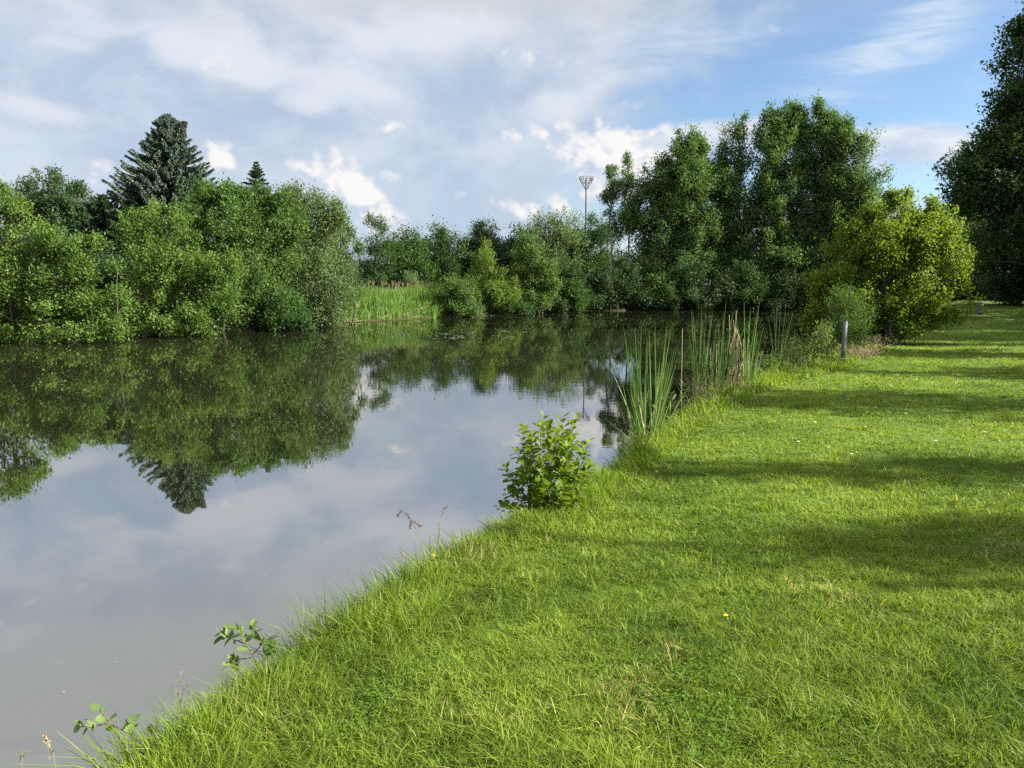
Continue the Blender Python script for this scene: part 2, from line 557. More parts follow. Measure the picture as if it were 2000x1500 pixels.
def conifer(name, label, D, base_px, prof, mat='spruce', seed=1, group=None, whorl=.36, spray=.34, width=.09, per=9, droop=.25, dead=0.0, second=None):
    """prof: (py, half width in px) from apex down"""
    rng = np.random.default_rng(seed)
    k = D / FPX
    ap = at(prof[0][2] if len(prof[0]) > 2 else base_px, prof[0][0], D)
    b = at(base_px, 600, D); b[2] = float(ground_z(b[0], b[1]))
    root = empty(name, b, label, 'tree', group)
    zs = np.array([at(base_px, q[0], D)[2] for q in prof]); hw = np.array([q[1] * k for q in prof])
    tb = MB(); nb = MB(); db = MB()
    tops = [ap] + ([at(second[0], second[1], D)] if second else [])
    for ti, tp in enumerate(tops):
        st = b if ti == 0 else np.array([ap[0], ap[1], tp[2] - 3.2])
        h = tp[2] - st[2]
        tt = np.linspace(0, 1, 12)[:, None]
        pts = st + (tp - st) * np.where(ti, np.sqrt(tt), tt)
        if ti: pts[:, 2] = st[2] + h * tt[:, 0]
        tb.tube(pts, np.linspace(.17 if ti == 0 else .05, .012, 12), 7)
        z = tp[2] - .1
        zlow = b[2] + 1.2 if ti == 0 else st[2] + .4
        while z > zlow:
            R = np.interp(-z, -zs, hw) if ti == 0 else min(.6, .08 + (tp[2] - z) * .15)
            if ti == 0 and z > zs[0]: R = .15
            nb_ = per if R > 1 else max(5, per - 3)
            a0 = rng.random() * 6.28
            cx = np.array([np.interp(z, pts[:, 2], pts[:, 0]), np.interp(z, pts[:, 2], pts[:, 1]), z])
            for j in range(nb_):
                a = a0 + j * 2 * PI / nb_ + rng.normal() * .2
                L = max(.18, R * rng.uniform(.58, 1.14))
                u = np.array([math.cos(a), math.sin(a), 0])
                s = np.linspace(0, 1, 7)[:, None]
                rise = .35 if (tp[2] - z) < 1.2 else 0.0
                cv = cx + u * L * s + np.array([0, 0, 1]) * L * (rise * s - droop * np.sin(s * PI * .75) + .16 * s ** 3)
                tb.tube(cv, np.linspace(.012 + .012 * L, .006, 7), 4, cap=False)
                ns = int(14 + L * 44) if ti == 0 else int(5 + L * 9)
                t = rng.random(ns) ** .75
                pp = np.stack([np.interp(t, s[:, 0], cv[:, q]) for q in range(3)], 1)
                sg = rng.choice([-1, 1], ns)
                sd = np.array([-u[1], u[0], 0])
                dirs = u * .75 + sd * (sg * rng.uniform(.1, 1.0, ns))[:, None] + np.array([0, 0, 1]) * (rng.normal(size=ns) * .25 - .18)[:, None]
                isdead = rng.random(ns) < (dead * (1.2 - t) if ti == 0 else .55)
                Ls = spray * rng.uniform(.6, 1.25, ns) * (.6 + .5 * (1 - t)) * min(1, .5 + R * .4)
                nr = unit(np.array([0, 0, 1.]) + rng.normal(size=(ns, 3)) * .5)
                for sel, B in ((~isdead, nb), (isdead, db)):
                    if sel.any():
                        B.leaves(pp[sel] - unit(dirs[sel]) * .05, dirs[sel], nr[sel], Ls[sel], width / spray, .16,
                                 np.clip(.25 + .75 * t[sel] * rng.random(sel.sum()) + .1, 0, .89))
                        B.leaves(pp[sel], dirs[sel] + np.array([0, 0, -.55]), nr[sel], Ls[sel] * .8, width / spray, -.1,
                                 .6 * rng.random(sel.sum()))
            z -= whorl * rng.uniform(.75, 1.2) * (.55 if (tp[2] - z) < 1.5 else 1)
    nb.build('crown', M[mat], root, b)
    if db.n: db.build('dead_needles', M['brownneedle'], root, b)
    tb.build('trunk', M['bark'], root, b)
    return root


LB = 'bushes and low trees along the far bank'
# left bank -----------------------------------------------------------
tree('alder_bush', 'big bright green alder bush overhanging the water, leftmost on the far bank', 'bush', 33, 40,
     [(-8, 468, 76, 92), (-70, 520, 110, 130), (62, 540, 92, 80), (150, 545, 80, 80), (60, 600, 120, 62), (185, 605, 66, 56), (-60, 610, 110, 60), (-12, 392, 44, 38), (112, 496, 52, 46), (30, 640, 90, 30), (150, 640, 80, 26), (-60, 645, 90, 30), (10, 366, 13, 26), (30, 388, 12, 20), (-22, 362, 14, 26), (50, 420, 12, 20), (92, 456, 14, 18), (180, 478, 14, 20), (228, 520, 16, 18), (-40, 662, 60, 22, -1.2), (40, 662, 60, 22, -1.2), (110, 660, 50, 20, -1.2), (175, 655, 50, 22, -1.2), (225, 645, 36, 26, -.8)],
     'bright', 2500, 26, .34, .125, seed=11, group=LB, trunk=.10, stems=5)
tree('alder_bush', 'rounded mid green alder bush right of the brightest one, below the big spruce', 'bush', 38, 350,
     [(330, 510, 85, 90), (290, 470, 55, 60), (395, 560, 75, 70), (300, 590, 72, 56), (390, 615, 80, 36), (285, 430, 36, 38), (345, 430, 36, 44), (430, 540, 40, 50), (290, 632, 50, 22), (360, 636, 60, 20), (270, 415, 11, 22), (300, 408, 11, 24), (338, 408, 11, 24), (362, 420, 12, 24), (440, 600, 40, 36), (285, 648, 50, 16, -1.5), (345, 645, 55, 18, -1.5), (410, 640, 50, 18, -1.5)],
     'bright', 2000, 25, .36, .13, seed=12, group=LB, trunk=.09, stems=5)
tree('willow_bush', 'tall leafy bush with an uneven top just right of the spruce foot', 'bush', 42, 440,
     [(420, 440, 62, 66), (470, 470, 60, 80), (400, 405, 40, 36), (450, 390, 34, 32), (465, 560, 60, 65), (380, 420, 26, 40), (392, 388, 11, 24), (418, 376, 12, 24), (446, 370, 12, 26), (470, 382, 12, 24), (440, 500, 60, 70)],
     'mid', 1500, 25, .40, .14, seed=13, group=LB, trunk=.09, stems=4)
tree('willow_bush', 'tall mid green bush standing in front of the small spruce', 'bush', 44, 515,
     [(510, 445, 58, 62), (540, 510, 50, 80), (505, 400, 36, 30), (500, 570, 60, 52), (555, 430, 40, 44), (482, 388, 11, 24), (512, 376, 12, 24), (538, 392, 11, 24), (562, 396, 12, 26), (545, 600, 50, 36)],
     'mid', 1500, 25, .42, .14, seed=14, group=LB, trunk=.09, stems=4)
tree('overhanging_bush', 'low dark bush spreading over the water below the small spruce', 'bush', 43, 530,
     [(525, 605, 52, 32), (565, 610, 45, 28), (485, 612, 36, 24), (470, 632, 40, 14, -1), (530, 630, 50, 14, -1), (590, 628, 40, 14, -1)], 'deep', 800, 24, .38, .13, seed=15, group=LB, trunk=.05, stems=4)
tree('grey_willow', 'grey green feathery willow left of the reed bed', 'tree', 47, 610,
     [(600, 450, 52, 58), (625, 520, 58, 85), (645, 425, 36, 36), (575, 405, 30, 28), (640, 590, 50, 45), (590, 560, 40, 70), (566, 384, 11, 24), (590, 380, 12, 24), (622, 392, 11, 26), (646, 396, 11, 26), (664, 418, 11, 22), (600, 600, 50, 34), (640, 622, 36, 14), (600, 624, 40, 14)],
     'grey', 1700, 26, .44, .17, .34, seed=16, group=LB, trunk=.10, stems=4, up=.7, sprig=.9)
tree('willow_bush', 'green willow bush leaning toward the reed bed', 'bush', 50, 665,
     [(655, 500, 38, 60), (665, 545, 26, 54), (648, 455, 22, 38), (650, 595, 44, 34), (684, 452, 10, 22), (702, 480, 9, 20), (640, 605, 40, 28)],
     'mid', 850, 24, .44, .16, .5, seed=17, group=LB, trunk=.08, stems=3, up=.6)
tree('round_tree', 'distant round topped tree behind the far left bushes', 'tree', 82, 110,
     [(102, 385, 68, 52), (152, 415, 46, 44), (60, 410, 46, 50), (110, 450, 90, 60)], 'blue', 1700, 24, .65, .24, seed=18, lo=.5, bump=.12, puff=1.5, trunk=.3, group='taller trees behind the far bank')
conifer('drooping_conifer', 'dark drooping conifer between the distant round tree and the big spruce', 56, 200,
        [(378, 6), (400, 30), (440, 52), (500, 66), (600, 70)], 'conifer', 19, 'conifers behind the far bank', .42, .42, .11, 8, .4)
conifer('drooping_conifer', 'dark conifer tucked against the left foot of the big spruce', 55, 250,
        [(388, 6), (415, 30), (455, 45), (520, 55), (600, 60)], 'conifer', 20, 'conifers behind the far bank', .42, .42, .11, 8, .4)
conifer('blue_spruce', 'tall blue green spruce with a brown second tip above the bushes', 59, 322,
        [(222, 2, 327), (234, 12), (248, 23), (264, 33), (300, 57), (335, 80), (365, 98), (395, 112), (430, 116), (600, 116)], 'spruce', 21,
        'conifers behind the far bank', .24, .42, .105, 15, .15, .30, (361, 236))
conifer('small_spruce', 'small dark spruce tip rising over the bushes right of the big spruce', 58, 500,
        [(316, 2), (332, 9), (350, 20), (370, 29), (400, 40), (450, 52), (600, 60)], 'conifer', 22, 'conifers behind the far bank', .40, .36, .10, 8, -.10)
proto = None
for i, (px, py, D) in enumerate([(-60, 500, 47), (40, 500, 48), (130, 530, 47), (215, 560, 46), (300, 520, 50), (390, 520, 53), (480, 500, 56), (570, 510, 57), (640, 540, 59)]):
    if proto is None:
        proto = tree('backing_bush', 'dark leafy bush deep behind the front row of bushes on the left bank', 'bush', D, px, [(px, 500, 60, 60), (px - 40, 560, 50, 50), (px + 45, 565, 50, 46), (px, 600, 80, 40)], 'dark', 800, 22, .5, .2,
                     seed=27, group='second row of bushes on the left bank', trunk=.06, stems=4)
        p0 = np.array(proto.location); h0 = at(px, 440, D)[2] + .2
    else:
        o = copy_tree(proto); b_ = at(px, 600, D); o.location = (b_[0], b_[1], float(ground_z(b_[0], b_[1]))); o.rotation_euler.z = i * 1.9
        o.scale = (1, 1, (at(px, py - 55, D)[2] + .2) / h0)
# middle --------------------------------------------------------------
MG = 'trees at the far end of the pond'
tree('thin_tree', 'slim brownish green tree with a bare airy tip behind the reed bed', 'tree', 78, 738,
     [(738, 530, 36, 50), (742, 480, 26, 40), (735, 440, 18, 20)], 'deep', 520, 18, .5, .19, .45, seed=31, group=MG, trunk=.12, up=.8, lo=.35)
for i, (lab, D, lobes, mat) in enumerate([
    ('dark round topped tree behind the left end of the reed bed', 96, [(795, 485, 42, 44), (780, 530, 45, 50), (815, 530, 40, 50)], 'deep'),
    ('dark tree with a lumpy top behind the middle of the reed bed', 100, [(868, 480, 42, 40), (850, 520, 50, 60), (885, 545, 45, 50)], 'deep'),
    ('tallest dark tree of the row behind the reed bed', 102, [(942, 470, 36, 42), (925, 520, 50, 60), (965, 510, 42, 60)], 'dark'),
    ('dark tree in the row behind the yellow green bush', 104, [(1005, 485, 40, 44), (1030, 520, 50, 60), (985, 540, 45, 60)], 'deep'),
    ('broad willow with a pale top behind the round bush', 108, [(1060, 475, 48, 50), (1100, 460, 46, 52), (1080, 530, 60, 60)], 'grey'),
    ('dark tree whose top hides the foot of the floodlight mast', 112, [(1172, 452, 34, 46), (1128, 488, 44, 44), (1165, 530, 55, 60)], 'deep')]):
    tree('bank_tree', lab, 'tree', D, lobes[0][0], lobes, mat, 1100, 22, .75, .25, seed=40 + i, group=MG, trunk=.22)
tree('round_bush', 'small round grey green bush showing above the reeds', 'bush', 74, 806, [(806, 550, 15, 14), (806, 572, 14, 12)], 'grey', 90, 20, .4, .16, seed=47, group=MG, trunk=.04, stems=3)
tree('elder_bush', 'dull green bush at the right end of the reed bed', 'bush', 66, 885, [(885, 562, 40, 36), (882, 597, 28, 20), (915, 590, 30, 30)], 'mid', 520, 22, .45, .16, seed=48, group=MG, trunk=.06, stems=4)
tree('young_tree', 'yellow green young tree with a pointed top on the far bank', 'tree', 69, 955,
     [(955, 560, 44, 40), (948, 515, 24, 36), (985, 580, 34, 32), (930, 590, 36, 24), (950, 488, 10, 16)], 'fresh', 850, 22, .42, .16, seed=49, group=MG, trunk=.08, stems=3, up=.7)
tree('round_bush', 'tall rounded green bush right of the yellow green young tree', 'bush', 76, 1045,
     [(1040, 530, 42, 58), (1060, 575, 36, 36), (1025, 490, 30, 34), (1070, 545, 24, 40)], 'mid', 950, 24, .48, .18, seed=50, group=MG, trunk=.08, stems=4)
tree('overhanging_bush', 'bush reaching a branch out over the dark water beside the round bush', 'bush', 84, 1110,
     [(1105, 540, 36, 40), (1135, 522, 22, 12), (1090, 575, 40, 30), (1120, 580, 36, 26)], 'deep', 620, 22, .5, .19, seed=51, group=MG, trunk=.08, stems=3)
tree('overhanging_bush', 'low bush at the waterline below the yellow green young tree', 'bush', 69, 985, [(990, 600, 36, 16), (1020, 606, 30, 12), (955, 608, 26, 10)], 'deep', 260, 20, .4, .16, seed=56, group=MG, trunk=.04, stems=4)
tree('overhanging_bush', 'low dark bush at the waterline under the tall rounded bush', 'bush', 77, 1060, [(1060, 602, 36, 14), (1095, 602, 30, 12), (1030, 606, 26, 10)], 'dark', 260, 20, .45, .17, seed=57, group=MG, trunk=.04, stems=4)
for i, (lab, px, top, D) in enumerate([('slim poplar like tree with a bare lower trunk, left of a pair', 1200, 310, 100), ('slim poplar like tree with a bare lower trunk, right of a pair', 1228, 304, 101)]):
    tree('slim_tree', lab + ' by the alders', 'tree', D, px, [(px - 2, top + 28, 13, 26), (px, top + 75, 25, 45), (px + 4, top + 125, 28, 40)], 'alder', 420, 20, .5, .22, .55, seed=52 + i,
         group='tall trees on the far right bank', trunk=.16, bark='palebark', up=.8, lo=.35, bump=.35)
# tall alders ---------------------------------------------------------
AG = 'tall trees on the far right bank'
alders = [
    ('leftmost tall alder, rounded and leaning low over the far bank', 98, 1285, [(1290, 380, 44, 60), (1265, 430, 36, 70), (1300, 470, 50, 80), (1275, 540, 50, 50), (1308, 350, 34, 46), (1248, 405, 22, 46), (1320, 420, 50, 80), (1292, 322, 10, 20), (1262, 360, 10, 22), (1240, 400, 12, 22)]),
    ('tall alder with a domed airy crown left of the narrow dip', 97, 1350, [(1345, 320, 38, 50), (1330, 370, 50, 60), (1365, 420, 50, 90), (1345, 500, 50, 70), (1352, 276, 9, 24), (1370, 292, 9, 22), (1330, 286, 9, 22)]),
    ('narrow pointed alder between two broader alders', 99, 1445, [(1442, 285, 28, 44), (1438, 350, 36, 70), (1440, 440, 40, 80), (1420, 510, 45, 60), (1400, 322, 34, 46), (1385, 375, 44, 60), (1412, 385, 40, 70), (1395, 450, 50, 80), (1450, 254, 9, 24), (1430, 264, 9, 22)]),
    ('tall alder with dark crown behind the cattails', 98, 1515, [(1505, 275, 32, 48), (1515, 350, 42, 80), (1500, 440, 46, 90), (1520, 520, 50, 60), (1488, 244, 9, 24), (1505, 232, 9, 24), (1522, 240, 9, 22)]),
    ('highest alder of the row with a spiky top', 99, 1560, [(1556, 258, 26, 44), (1560, 330, 38, 80), (1565, 430, 42, 90), (1555, 520, 50, 60), (1548, 224, 9, 24), (1565, 232, 9, 24), (1536, 238, 8, 22)]),
    ('alder with several thin dark stems showing through its leaves', 98, 1612, [(1608, 256, 28, 44), (1615, 330, 38, 80), (1610, 430, 42, 90), (1610, 520, 50, 60), (1602, 222, 9, 24), (1620, 234, 9, 22)]),
    ('rightmost full crowned alder of the row', 97, 1645, [(1640, 272, 26, 44), (1650, 350, 36, 70), (1650, 440, 40, 80), (1655, 530, 50, 55), (1638, 246, 9, 22), (1656, 256, 9, 22)]),
    ('thin see through alder behind the yellow green tree', 96, 1690, [(1688, 295, 30, 48), (1700, 345, 30, 50), (1680, 400, 32, 70), (1700, 480, 40, 80), (1720, 540, 45, 55)])]
for i, (lab, D, bx, lobes) in enumerate(alders):
    thin = i == 7
    if not thin: lobes = [(l[0], l[1], l[2] * (1.22 if l[2] > 12 else 1), l[3]) for l in lobes]
    tree('alder_tree', lab, 'tree', D, bx, lobes, 'alder', 560 if thin else 2300, 22, .70, .26, seed=60 + i, group=AG, trunk=.15, stems=3, up=.7,
         lo=.42, bump=.24, twigs=.25, spread=.9, sprig=.8, puff=1.7)
back = [(1115, 510, 118), (1185, 480, 122), (1255, 460, 119), (1320, 415, 123), (1395, 390, 120), (1450, 400, 124), (1520, 400, 121), (1590, 400, 122), (1660, 420, 120), (1735, 470, 118), (1810, 480, 116),
        (775, 520, 118), (850, 525, 120), (920, 520, 122), (990, 520, 119), (1060, 505, 121), (705, 520, 117)]
proto = None
for i, (px, py, D) in enumerate(back):
    if proto is None:
        proto = tree('background_tree', 'dark tree of the wood filling the gaps behind the far bank trees', 'tree', D, px, [(px, py, 50, 75), (px - 25, 540, 50, 70), (px + 30, 545, 45, 65), (px, 590, 60, 40)], 'dark', 900, 20, .9, .30,
                     seed=95, group='wood behind the far bank', trunk=.25)
        p0 = np.array(proto.location)
    else:
        o = copy_tree(proto); b = at(px, 600, D); o.location = (b[0], b[1], p0[2]); o.rotation_euler.z = i * 2.1
        o.scale = (1.05, 1.05, (at(px, py - 70, D)[2] + .2) / (at(back[0][0], 395, back[0][2])[2] + .2))
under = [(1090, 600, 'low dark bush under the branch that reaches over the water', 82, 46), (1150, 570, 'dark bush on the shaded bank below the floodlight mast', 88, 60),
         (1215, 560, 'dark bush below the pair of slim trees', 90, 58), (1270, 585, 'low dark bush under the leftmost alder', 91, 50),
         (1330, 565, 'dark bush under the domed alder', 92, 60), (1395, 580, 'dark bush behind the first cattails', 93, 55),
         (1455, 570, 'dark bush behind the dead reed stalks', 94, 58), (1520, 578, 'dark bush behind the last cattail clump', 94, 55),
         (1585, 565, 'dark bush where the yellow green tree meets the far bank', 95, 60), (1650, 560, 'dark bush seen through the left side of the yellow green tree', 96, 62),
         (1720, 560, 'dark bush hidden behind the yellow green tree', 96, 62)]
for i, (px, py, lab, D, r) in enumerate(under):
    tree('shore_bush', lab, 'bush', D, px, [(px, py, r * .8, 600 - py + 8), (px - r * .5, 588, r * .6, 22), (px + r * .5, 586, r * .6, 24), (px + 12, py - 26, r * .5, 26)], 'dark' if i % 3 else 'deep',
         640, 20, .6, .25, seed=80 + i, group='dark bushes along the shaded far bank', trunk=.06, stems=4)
# right side ----------------------------------------------------------
tree('lime_tree', 'round yellow green tree at the edge of the lawn with sunlit top', 'tree', 24, 1735,
     [(1740, 500, 95, 84), (1775, 470, 70, 56), (1685, 480, 60, 62), (1800, 480, 66, 60), (1838, 520, 44, 60), (1640, 565, 66, 60), (1620, 610, 48, 44), (1760, 595, 90, 56), (1835, 590, 46, 46), (1700, 620, 76, 44), (1735, 432, 52, 46), (1796, 432, 40, 36),
      (1773, 384, 7, 22), (1742, 398, 10, 20), (1822, 412, 14, 24), (1690, 430, 16, 24), (1858, 465, 14, 22), (1600, 585, 14, 16), (1882, 505, 12, 16), (1700, 425, 10, 20), (1880, 560, 14, 14), (1585, 625, 12, 12)],
     'lime', 2300, 32, .26, .090, .62, seed=101, group='trees on the lawn side', trunk=.07, stems=7, up=.6, lo=.42, bump=.18, spread=.25, twigs=.3, puff=1.8)
RT = 'trees on the lawn side'
tree('oak_tree', 'huge dark oak at the right edge with a lobed outline against the sky', 'tree', 44, 2110,
     [(2020, 110, 52, 100), (2075, 60, 90, 150), (2010, 240, 70, 80), (1945, 285, 52, 52), (1905, 330, 46, 56), (1960, 390, 90, 66), (2090, 260, 120, 150), (1895, 385, 40, 36),
      (2060, 420, 120, 90), (1995, 60, 26, 36), (2140, 150, 140, 200), (2010, 330, 90, 90), (1985, 185, 36, 50)],
     'oak', 3600, 24, .50, .20, .62, seed=102, group=RT, trunk=.42, lo=.3, bump=.26, up=.3)
tree('oak_tree', 'dark leafy tree with low boughs under the huge oak', 'tree', 54, 1990,
     [(1985, 470, 80, 60), (1950, 520, 60, 60), (2030, 520, 80, 80), (1925, 465, 34, 40), (1990, 560, 80, 36)], 'dark', 1300, 22, .5, .20, seed=103, group=RT, trunk=.2, stems=2)
tree('pale_tree', 'paler green tree between the yellow green tree and the huge oak', 'tree', 72, 1905,
     [(1895, 435, 34, 44), (1920, 480, 40, 60), (1880, 500, 30, 50)], 'mid', 700, 22, .55, .20, seed=104, group=RT, trunk=.14)
tree('hedge_bush', 'dark bush on the far edge of the lawn behind the bin', 'bush', 66, 1900,
     [(1895, 545, 46, 46), (1930, 560, 40, 36), (1860, 560, 36, 40)], 'dark', 700, 22, .5, .20, seed=105, group=RT, trunk=.06, stems=4)
tree('hedge_bush', 'dark bush at the right edge where the lawn ends', 'bush', 63, 1985,
     [(1975, 560, 46, 34), (2020, 550, 50, 46), (1945, 568, 30, 24)], 'dark', 700, 22, .5, .20, seed=106, group=RT, trunk=.06, stems=4)
# the wood that closes the lawn on the right and shades the far bank
def woodland(x, y, h, r, n, label, seed, mat='oak', low=.25, leaf=.26, clump=.8, sparse=False, group='wood to the right of the lawn', ry=None, m=20):
    ry = ry or r
    rng = np.random.default_rng(seed)
    z0 = float(ground_z(x, y)); lb = []
    zc = z0 + h * low
    k = max(3, int((h * (1 - low)) / max(r * .9, .8)))
    for i in range(k):
        t = (i + .5) / k
        w = (1 - .55 * t ** 2) * rng.uniform(.85, 1.1)
        lb.append((np.array([x + rng.normal() * r * .12, y + rng.normal() * ry * .12, zc + (h * (1 - low)) * t - .2]),
                   np.array([r * w, ry * w, max(h * (1 - low) / k * .8, .6)])))
    return tree('woodland_tree', label, 'tree', y, 0, None, mat, n, m, clump, leaf, .6, seed, group, trunk=.03 + h * .012, base=(x, y), lobes=lb, lo=.3, bump=.3, twigs=.12)
for i, (x, y, h, r) in enumerate([(54, 68, 19, 7), (62, 80, 20, 7.5), (70, 92, 21, 8), (80, 104, 20, 8), (62, 108, 20, 7), (50, 112, 19, 7)]):
    woodland(x, y, h, r, 1300, ['tall dark tree first in the wood right of the lawn', 'tall dark tree second in the wood right of the lawn', 'tall dark tree third in the wood right of the lawn',
             'tall dark tree farthest in the wood right of the lawn', 'tall dark tree behind the rightmost alders', 'tall dark tree deep behind the highest alder'][i], 120 + i)
for i, (x, y, h, r, ry, n, low) in enumerate([
        (13.0, 3.30, 8.4, 1.1, .85, 380, .08), (14.5, 5.4, 8.8, 1.2, .85, 380, .06), (15.5, 9.6, 7.3, 2.2, 2.1, 700, .06),
        (19.0, 14.4, 11.0, 2.2, 1.9, 800, .06), (22.0, 18.2, 10.5, 2.2, 2.0, 900, .06), (25.0, 22.6, 9.0, 2.6, 2.4, 700, .08),
        (30.0, 28.5, 13.0, 3.2, 3.3, 900, .06), (36.0, 35.5, 15.0, 3.8, 3.9, 1000, .06), (41.0, 42.5, 15.0, 3.8, 3.9, 1200, .04), (47.0, 51.0, 16.0, 4.2, 4.6, 1200, .04),
        (27.5, 25.8, 10.0, 2.4, 2.2, 600, .06), (33.0, 32.2, 13.0, 3.0, 2.8, 800, .06), (38.5, 39.2, 15.0, 3.4, 3.2, 900, .05), (44.0, 46.8, 15.0, 3.8, 3.6, 900, .05)]):
    woodland(x, y, h, r, n, 'slim leafy tree in the row beside the lawn, %s from the viewer' % ['first', 'second', 'third', 'fourth', 'fifth', 'sixth', 'eighth', 'tenth', 'twelfth', 'fourteenth', 'seventh', 'ninth', 'eleventh', 'thirteenth'][i], 140 + i,
             'deep', low, .13 if i < 6 else .24, .42 if i < 6 else .8, ry=ry, group='row of trees right of the lawn', m=22)

# ------------------------------------------------------------------ near plants
def broad_leaves(mb, pos, d, nrm, L, ratio, rng, curl=.25, prof=(0.06, .62, .95, 1.0, .72, .0), r=None):
    """rounded leaf with a midrib fold, n rows"""
    n = len(pos); d = unit(d); side = unit(np.cross(d, nrm)); up = np.cross(side, d)
    ts = np.array([0, .18, .42, .68, .88, 1.0]); L = np.asarray(L)[:, None]
    cu = curl * rng.uniform(-.3, 1.2, (n, 1)); fo = rng.uniform(.05, .35, (n, 1))
    rows = []
    for t, w in zip(ts, prof):
        c = pos + d * L * t - up * L * cu * t ** 2
        ww = L * ratio * .5 * w
        rows += [c - side * ww + up * ww * fo, c, c + side * ww + up * ww * fo]
    v = np.stack(rows, 1).reshape(-1, 3)
    b = np.arange(n)[:, None] * 18
    fs = []
    for k in range(5):
        o = 3 * k
        for a in (0, 1):
            fs += [b + np.array([o + a, o + a + 1, o + a + 4]), b + np.array([o + a, o + a + 4, o + a + 3])]
    mb.add(v, np.concatenate(fs), np.repeat(rng.random(n) if r is None else r, 18))


def on_bank(px, py, z=0.0):
    q = onto(px, py, z)
    return np.array([q[0], q[1], float(ground_z(q[0], q[1]))])


# young alder on the bank
rng = np.random.default_rng(7)
b = np.array([.30, 5.55, -.12])
sap = empty('alder_sapling', b, 'small bushy alder sapling with round leaves on the near bank edge', 'sapling')
lb_, tb_ = MB(), MB()
tips = []
D0 = 5.55
for px, py, dd in [(1098, 808, 0), (1062, 815, -.1), (1020, 838, .1), (1128, 815, .05), (1150, 862, 0), (1156, 905, -.1), (1005, 880, 0), (985, 915, -.1), (990, 960, .05), (975, 988, -.05),
                   (1040, 850, -.22), (1085, 845, -.25), (1120, 860, -.2), (1060, 890, -.3), (1110, 900, -.28), (1020, 910, -.25), (1075, 830, .2), (1030, 870, .25), (1115, 850, .25),
                   (1140, 880, .2), (1060, 930, -.3), (1100, 945, -.25), (1000, 935, .15), (1130, 930, .1), (1080, 870, 0), (1045, 950, -.22)]:
    tips.append(at(px, py, D0 + dd))
stems = []
for i, tp in enumerate(tips):
    if i < 10 or i % 2:
        a = b + np.array([rng.normal() * .05, rng.normal() * .05, -.05])
        pts = limb(tb_, a, tp, .008, .002, rng, .10, 9, 5)
    else:
        s0 = stems[rng.integers(len(stems))]
        pts = limb(tb_, s0[rng.integers(3, 6)], tp, .004, .0015, rng, .12, 7, 4)
    stems.append(pts)
P_, Dd, Nn, Ll = [], [], [], []
ctr = at(1070, 900, D0)
for pts in stems:
    ln = np.linalg.norm(np.diff(pts, axis=0), axis=1).sum()
    kk = int(22 + ln * 30)
    for j in range(kk):
        t = 1 - (j / kk) * .72
        x = t * (len(pts) - 1); i0 = min(int(x), len(pts) - 2)
        q = pts[i0] + (pts[i0 + 1] - pts[i0]) * (x - i0)
        ax = unit(pts[i0 + 1] - pts[i0])
        az = j * 2.4 + rng.normal() * .4
        u = unit(np.cross(ax, np.array([.3, .2, 1]))); w = np.cross(ax, u)
        dirv = ax * (.55 if j else 1.2) + (u * math.cos(az) + w * math.sin(az)) + np.array([0, 0, .05])
        P_.append(q + unit(dirv) * .012); Dd.append(dirv)
        Nn.append(np.array([0, 0, 1.]) + ax * .4 + rng.normal(size=3) * .35); Ll.append(rng.uniform(.038, .070) * (.7 if j < 2 else 1))
broad_leaves(lb_, np.array(P_), np.array(Dd), unit(np.array(Nn)), Ll, .78, rng, .3)
lb_.build('leaves', M['sapling'], sap, b); tb_.build('stems', M['twig'], sap, b)


def sprig(name, label, D, lines, L, ratio, n, seed, mat='sprig', bpx=None, thick=.003, droop=0.0):
    rng = np.random.default_rng(seed)
    b = at(*lines[0][0], D)
    root = empty(name, b, label, 'plant', 'leafy sprigs at the water edge')
    lm, tm = MB(), MB(); Ps, Ds, Ns, Ls = [], [], [], []
    for ln in lines:
        pts = np.array([at(x, y, D + rng.normal() * .03) for x, y in ln])
        t = np.linspace(0, 1, 4 * len(pts)); s = np.linspace(0, 1, len(pts))
        pts = np.stack([np.interp(t, s, pts[:, k]) for k in range(3)], 1)
        if ln is lines[0]: pts[0, 2] -= .12
        tm.tube(pts, np.linspace(thick, thick * .4, len(pts)), 5)
        for j in range(n):
            tt = 1 - (j / n) * .65
            x = tt * (len(pts) - 1); i0 = min(int(x), len(pts) - 2)
            q = pts[i0] + (pts[i0 + 1] - pts[i0]) * (x - i0); ax = unit(pts[i0 + 1] - pts[i0])
            az = j * 2.5 + rng.normal() * .5
            u = unit(np.cross(ax, np.array([.3, .9, .2]))); w = np.cross(ax, u)
            dv = ax * (.6 if j else 1.5) + u * math.cos(az) * .9 + w * math.sin(az) * .9 - np.array([0, 0, droop])
            Ps.append(q); Ds.append(dv); Ns.append(np.array([0, -.25, 1.]) + rng.normal(size=3) * .5); Ls.append(L * rng.uniform(.65, 1.1))
    broad_leaves(lm, np.array(Ps), np.array(Ds), unit(np.array(Ns)), Ls, ratio, rng, .35, (.1, .75, 1, .85, .45, 0))
    lm.build('leaves', M[mat], root, b); tm.build('stem', M['twig'], root, b)
    return root


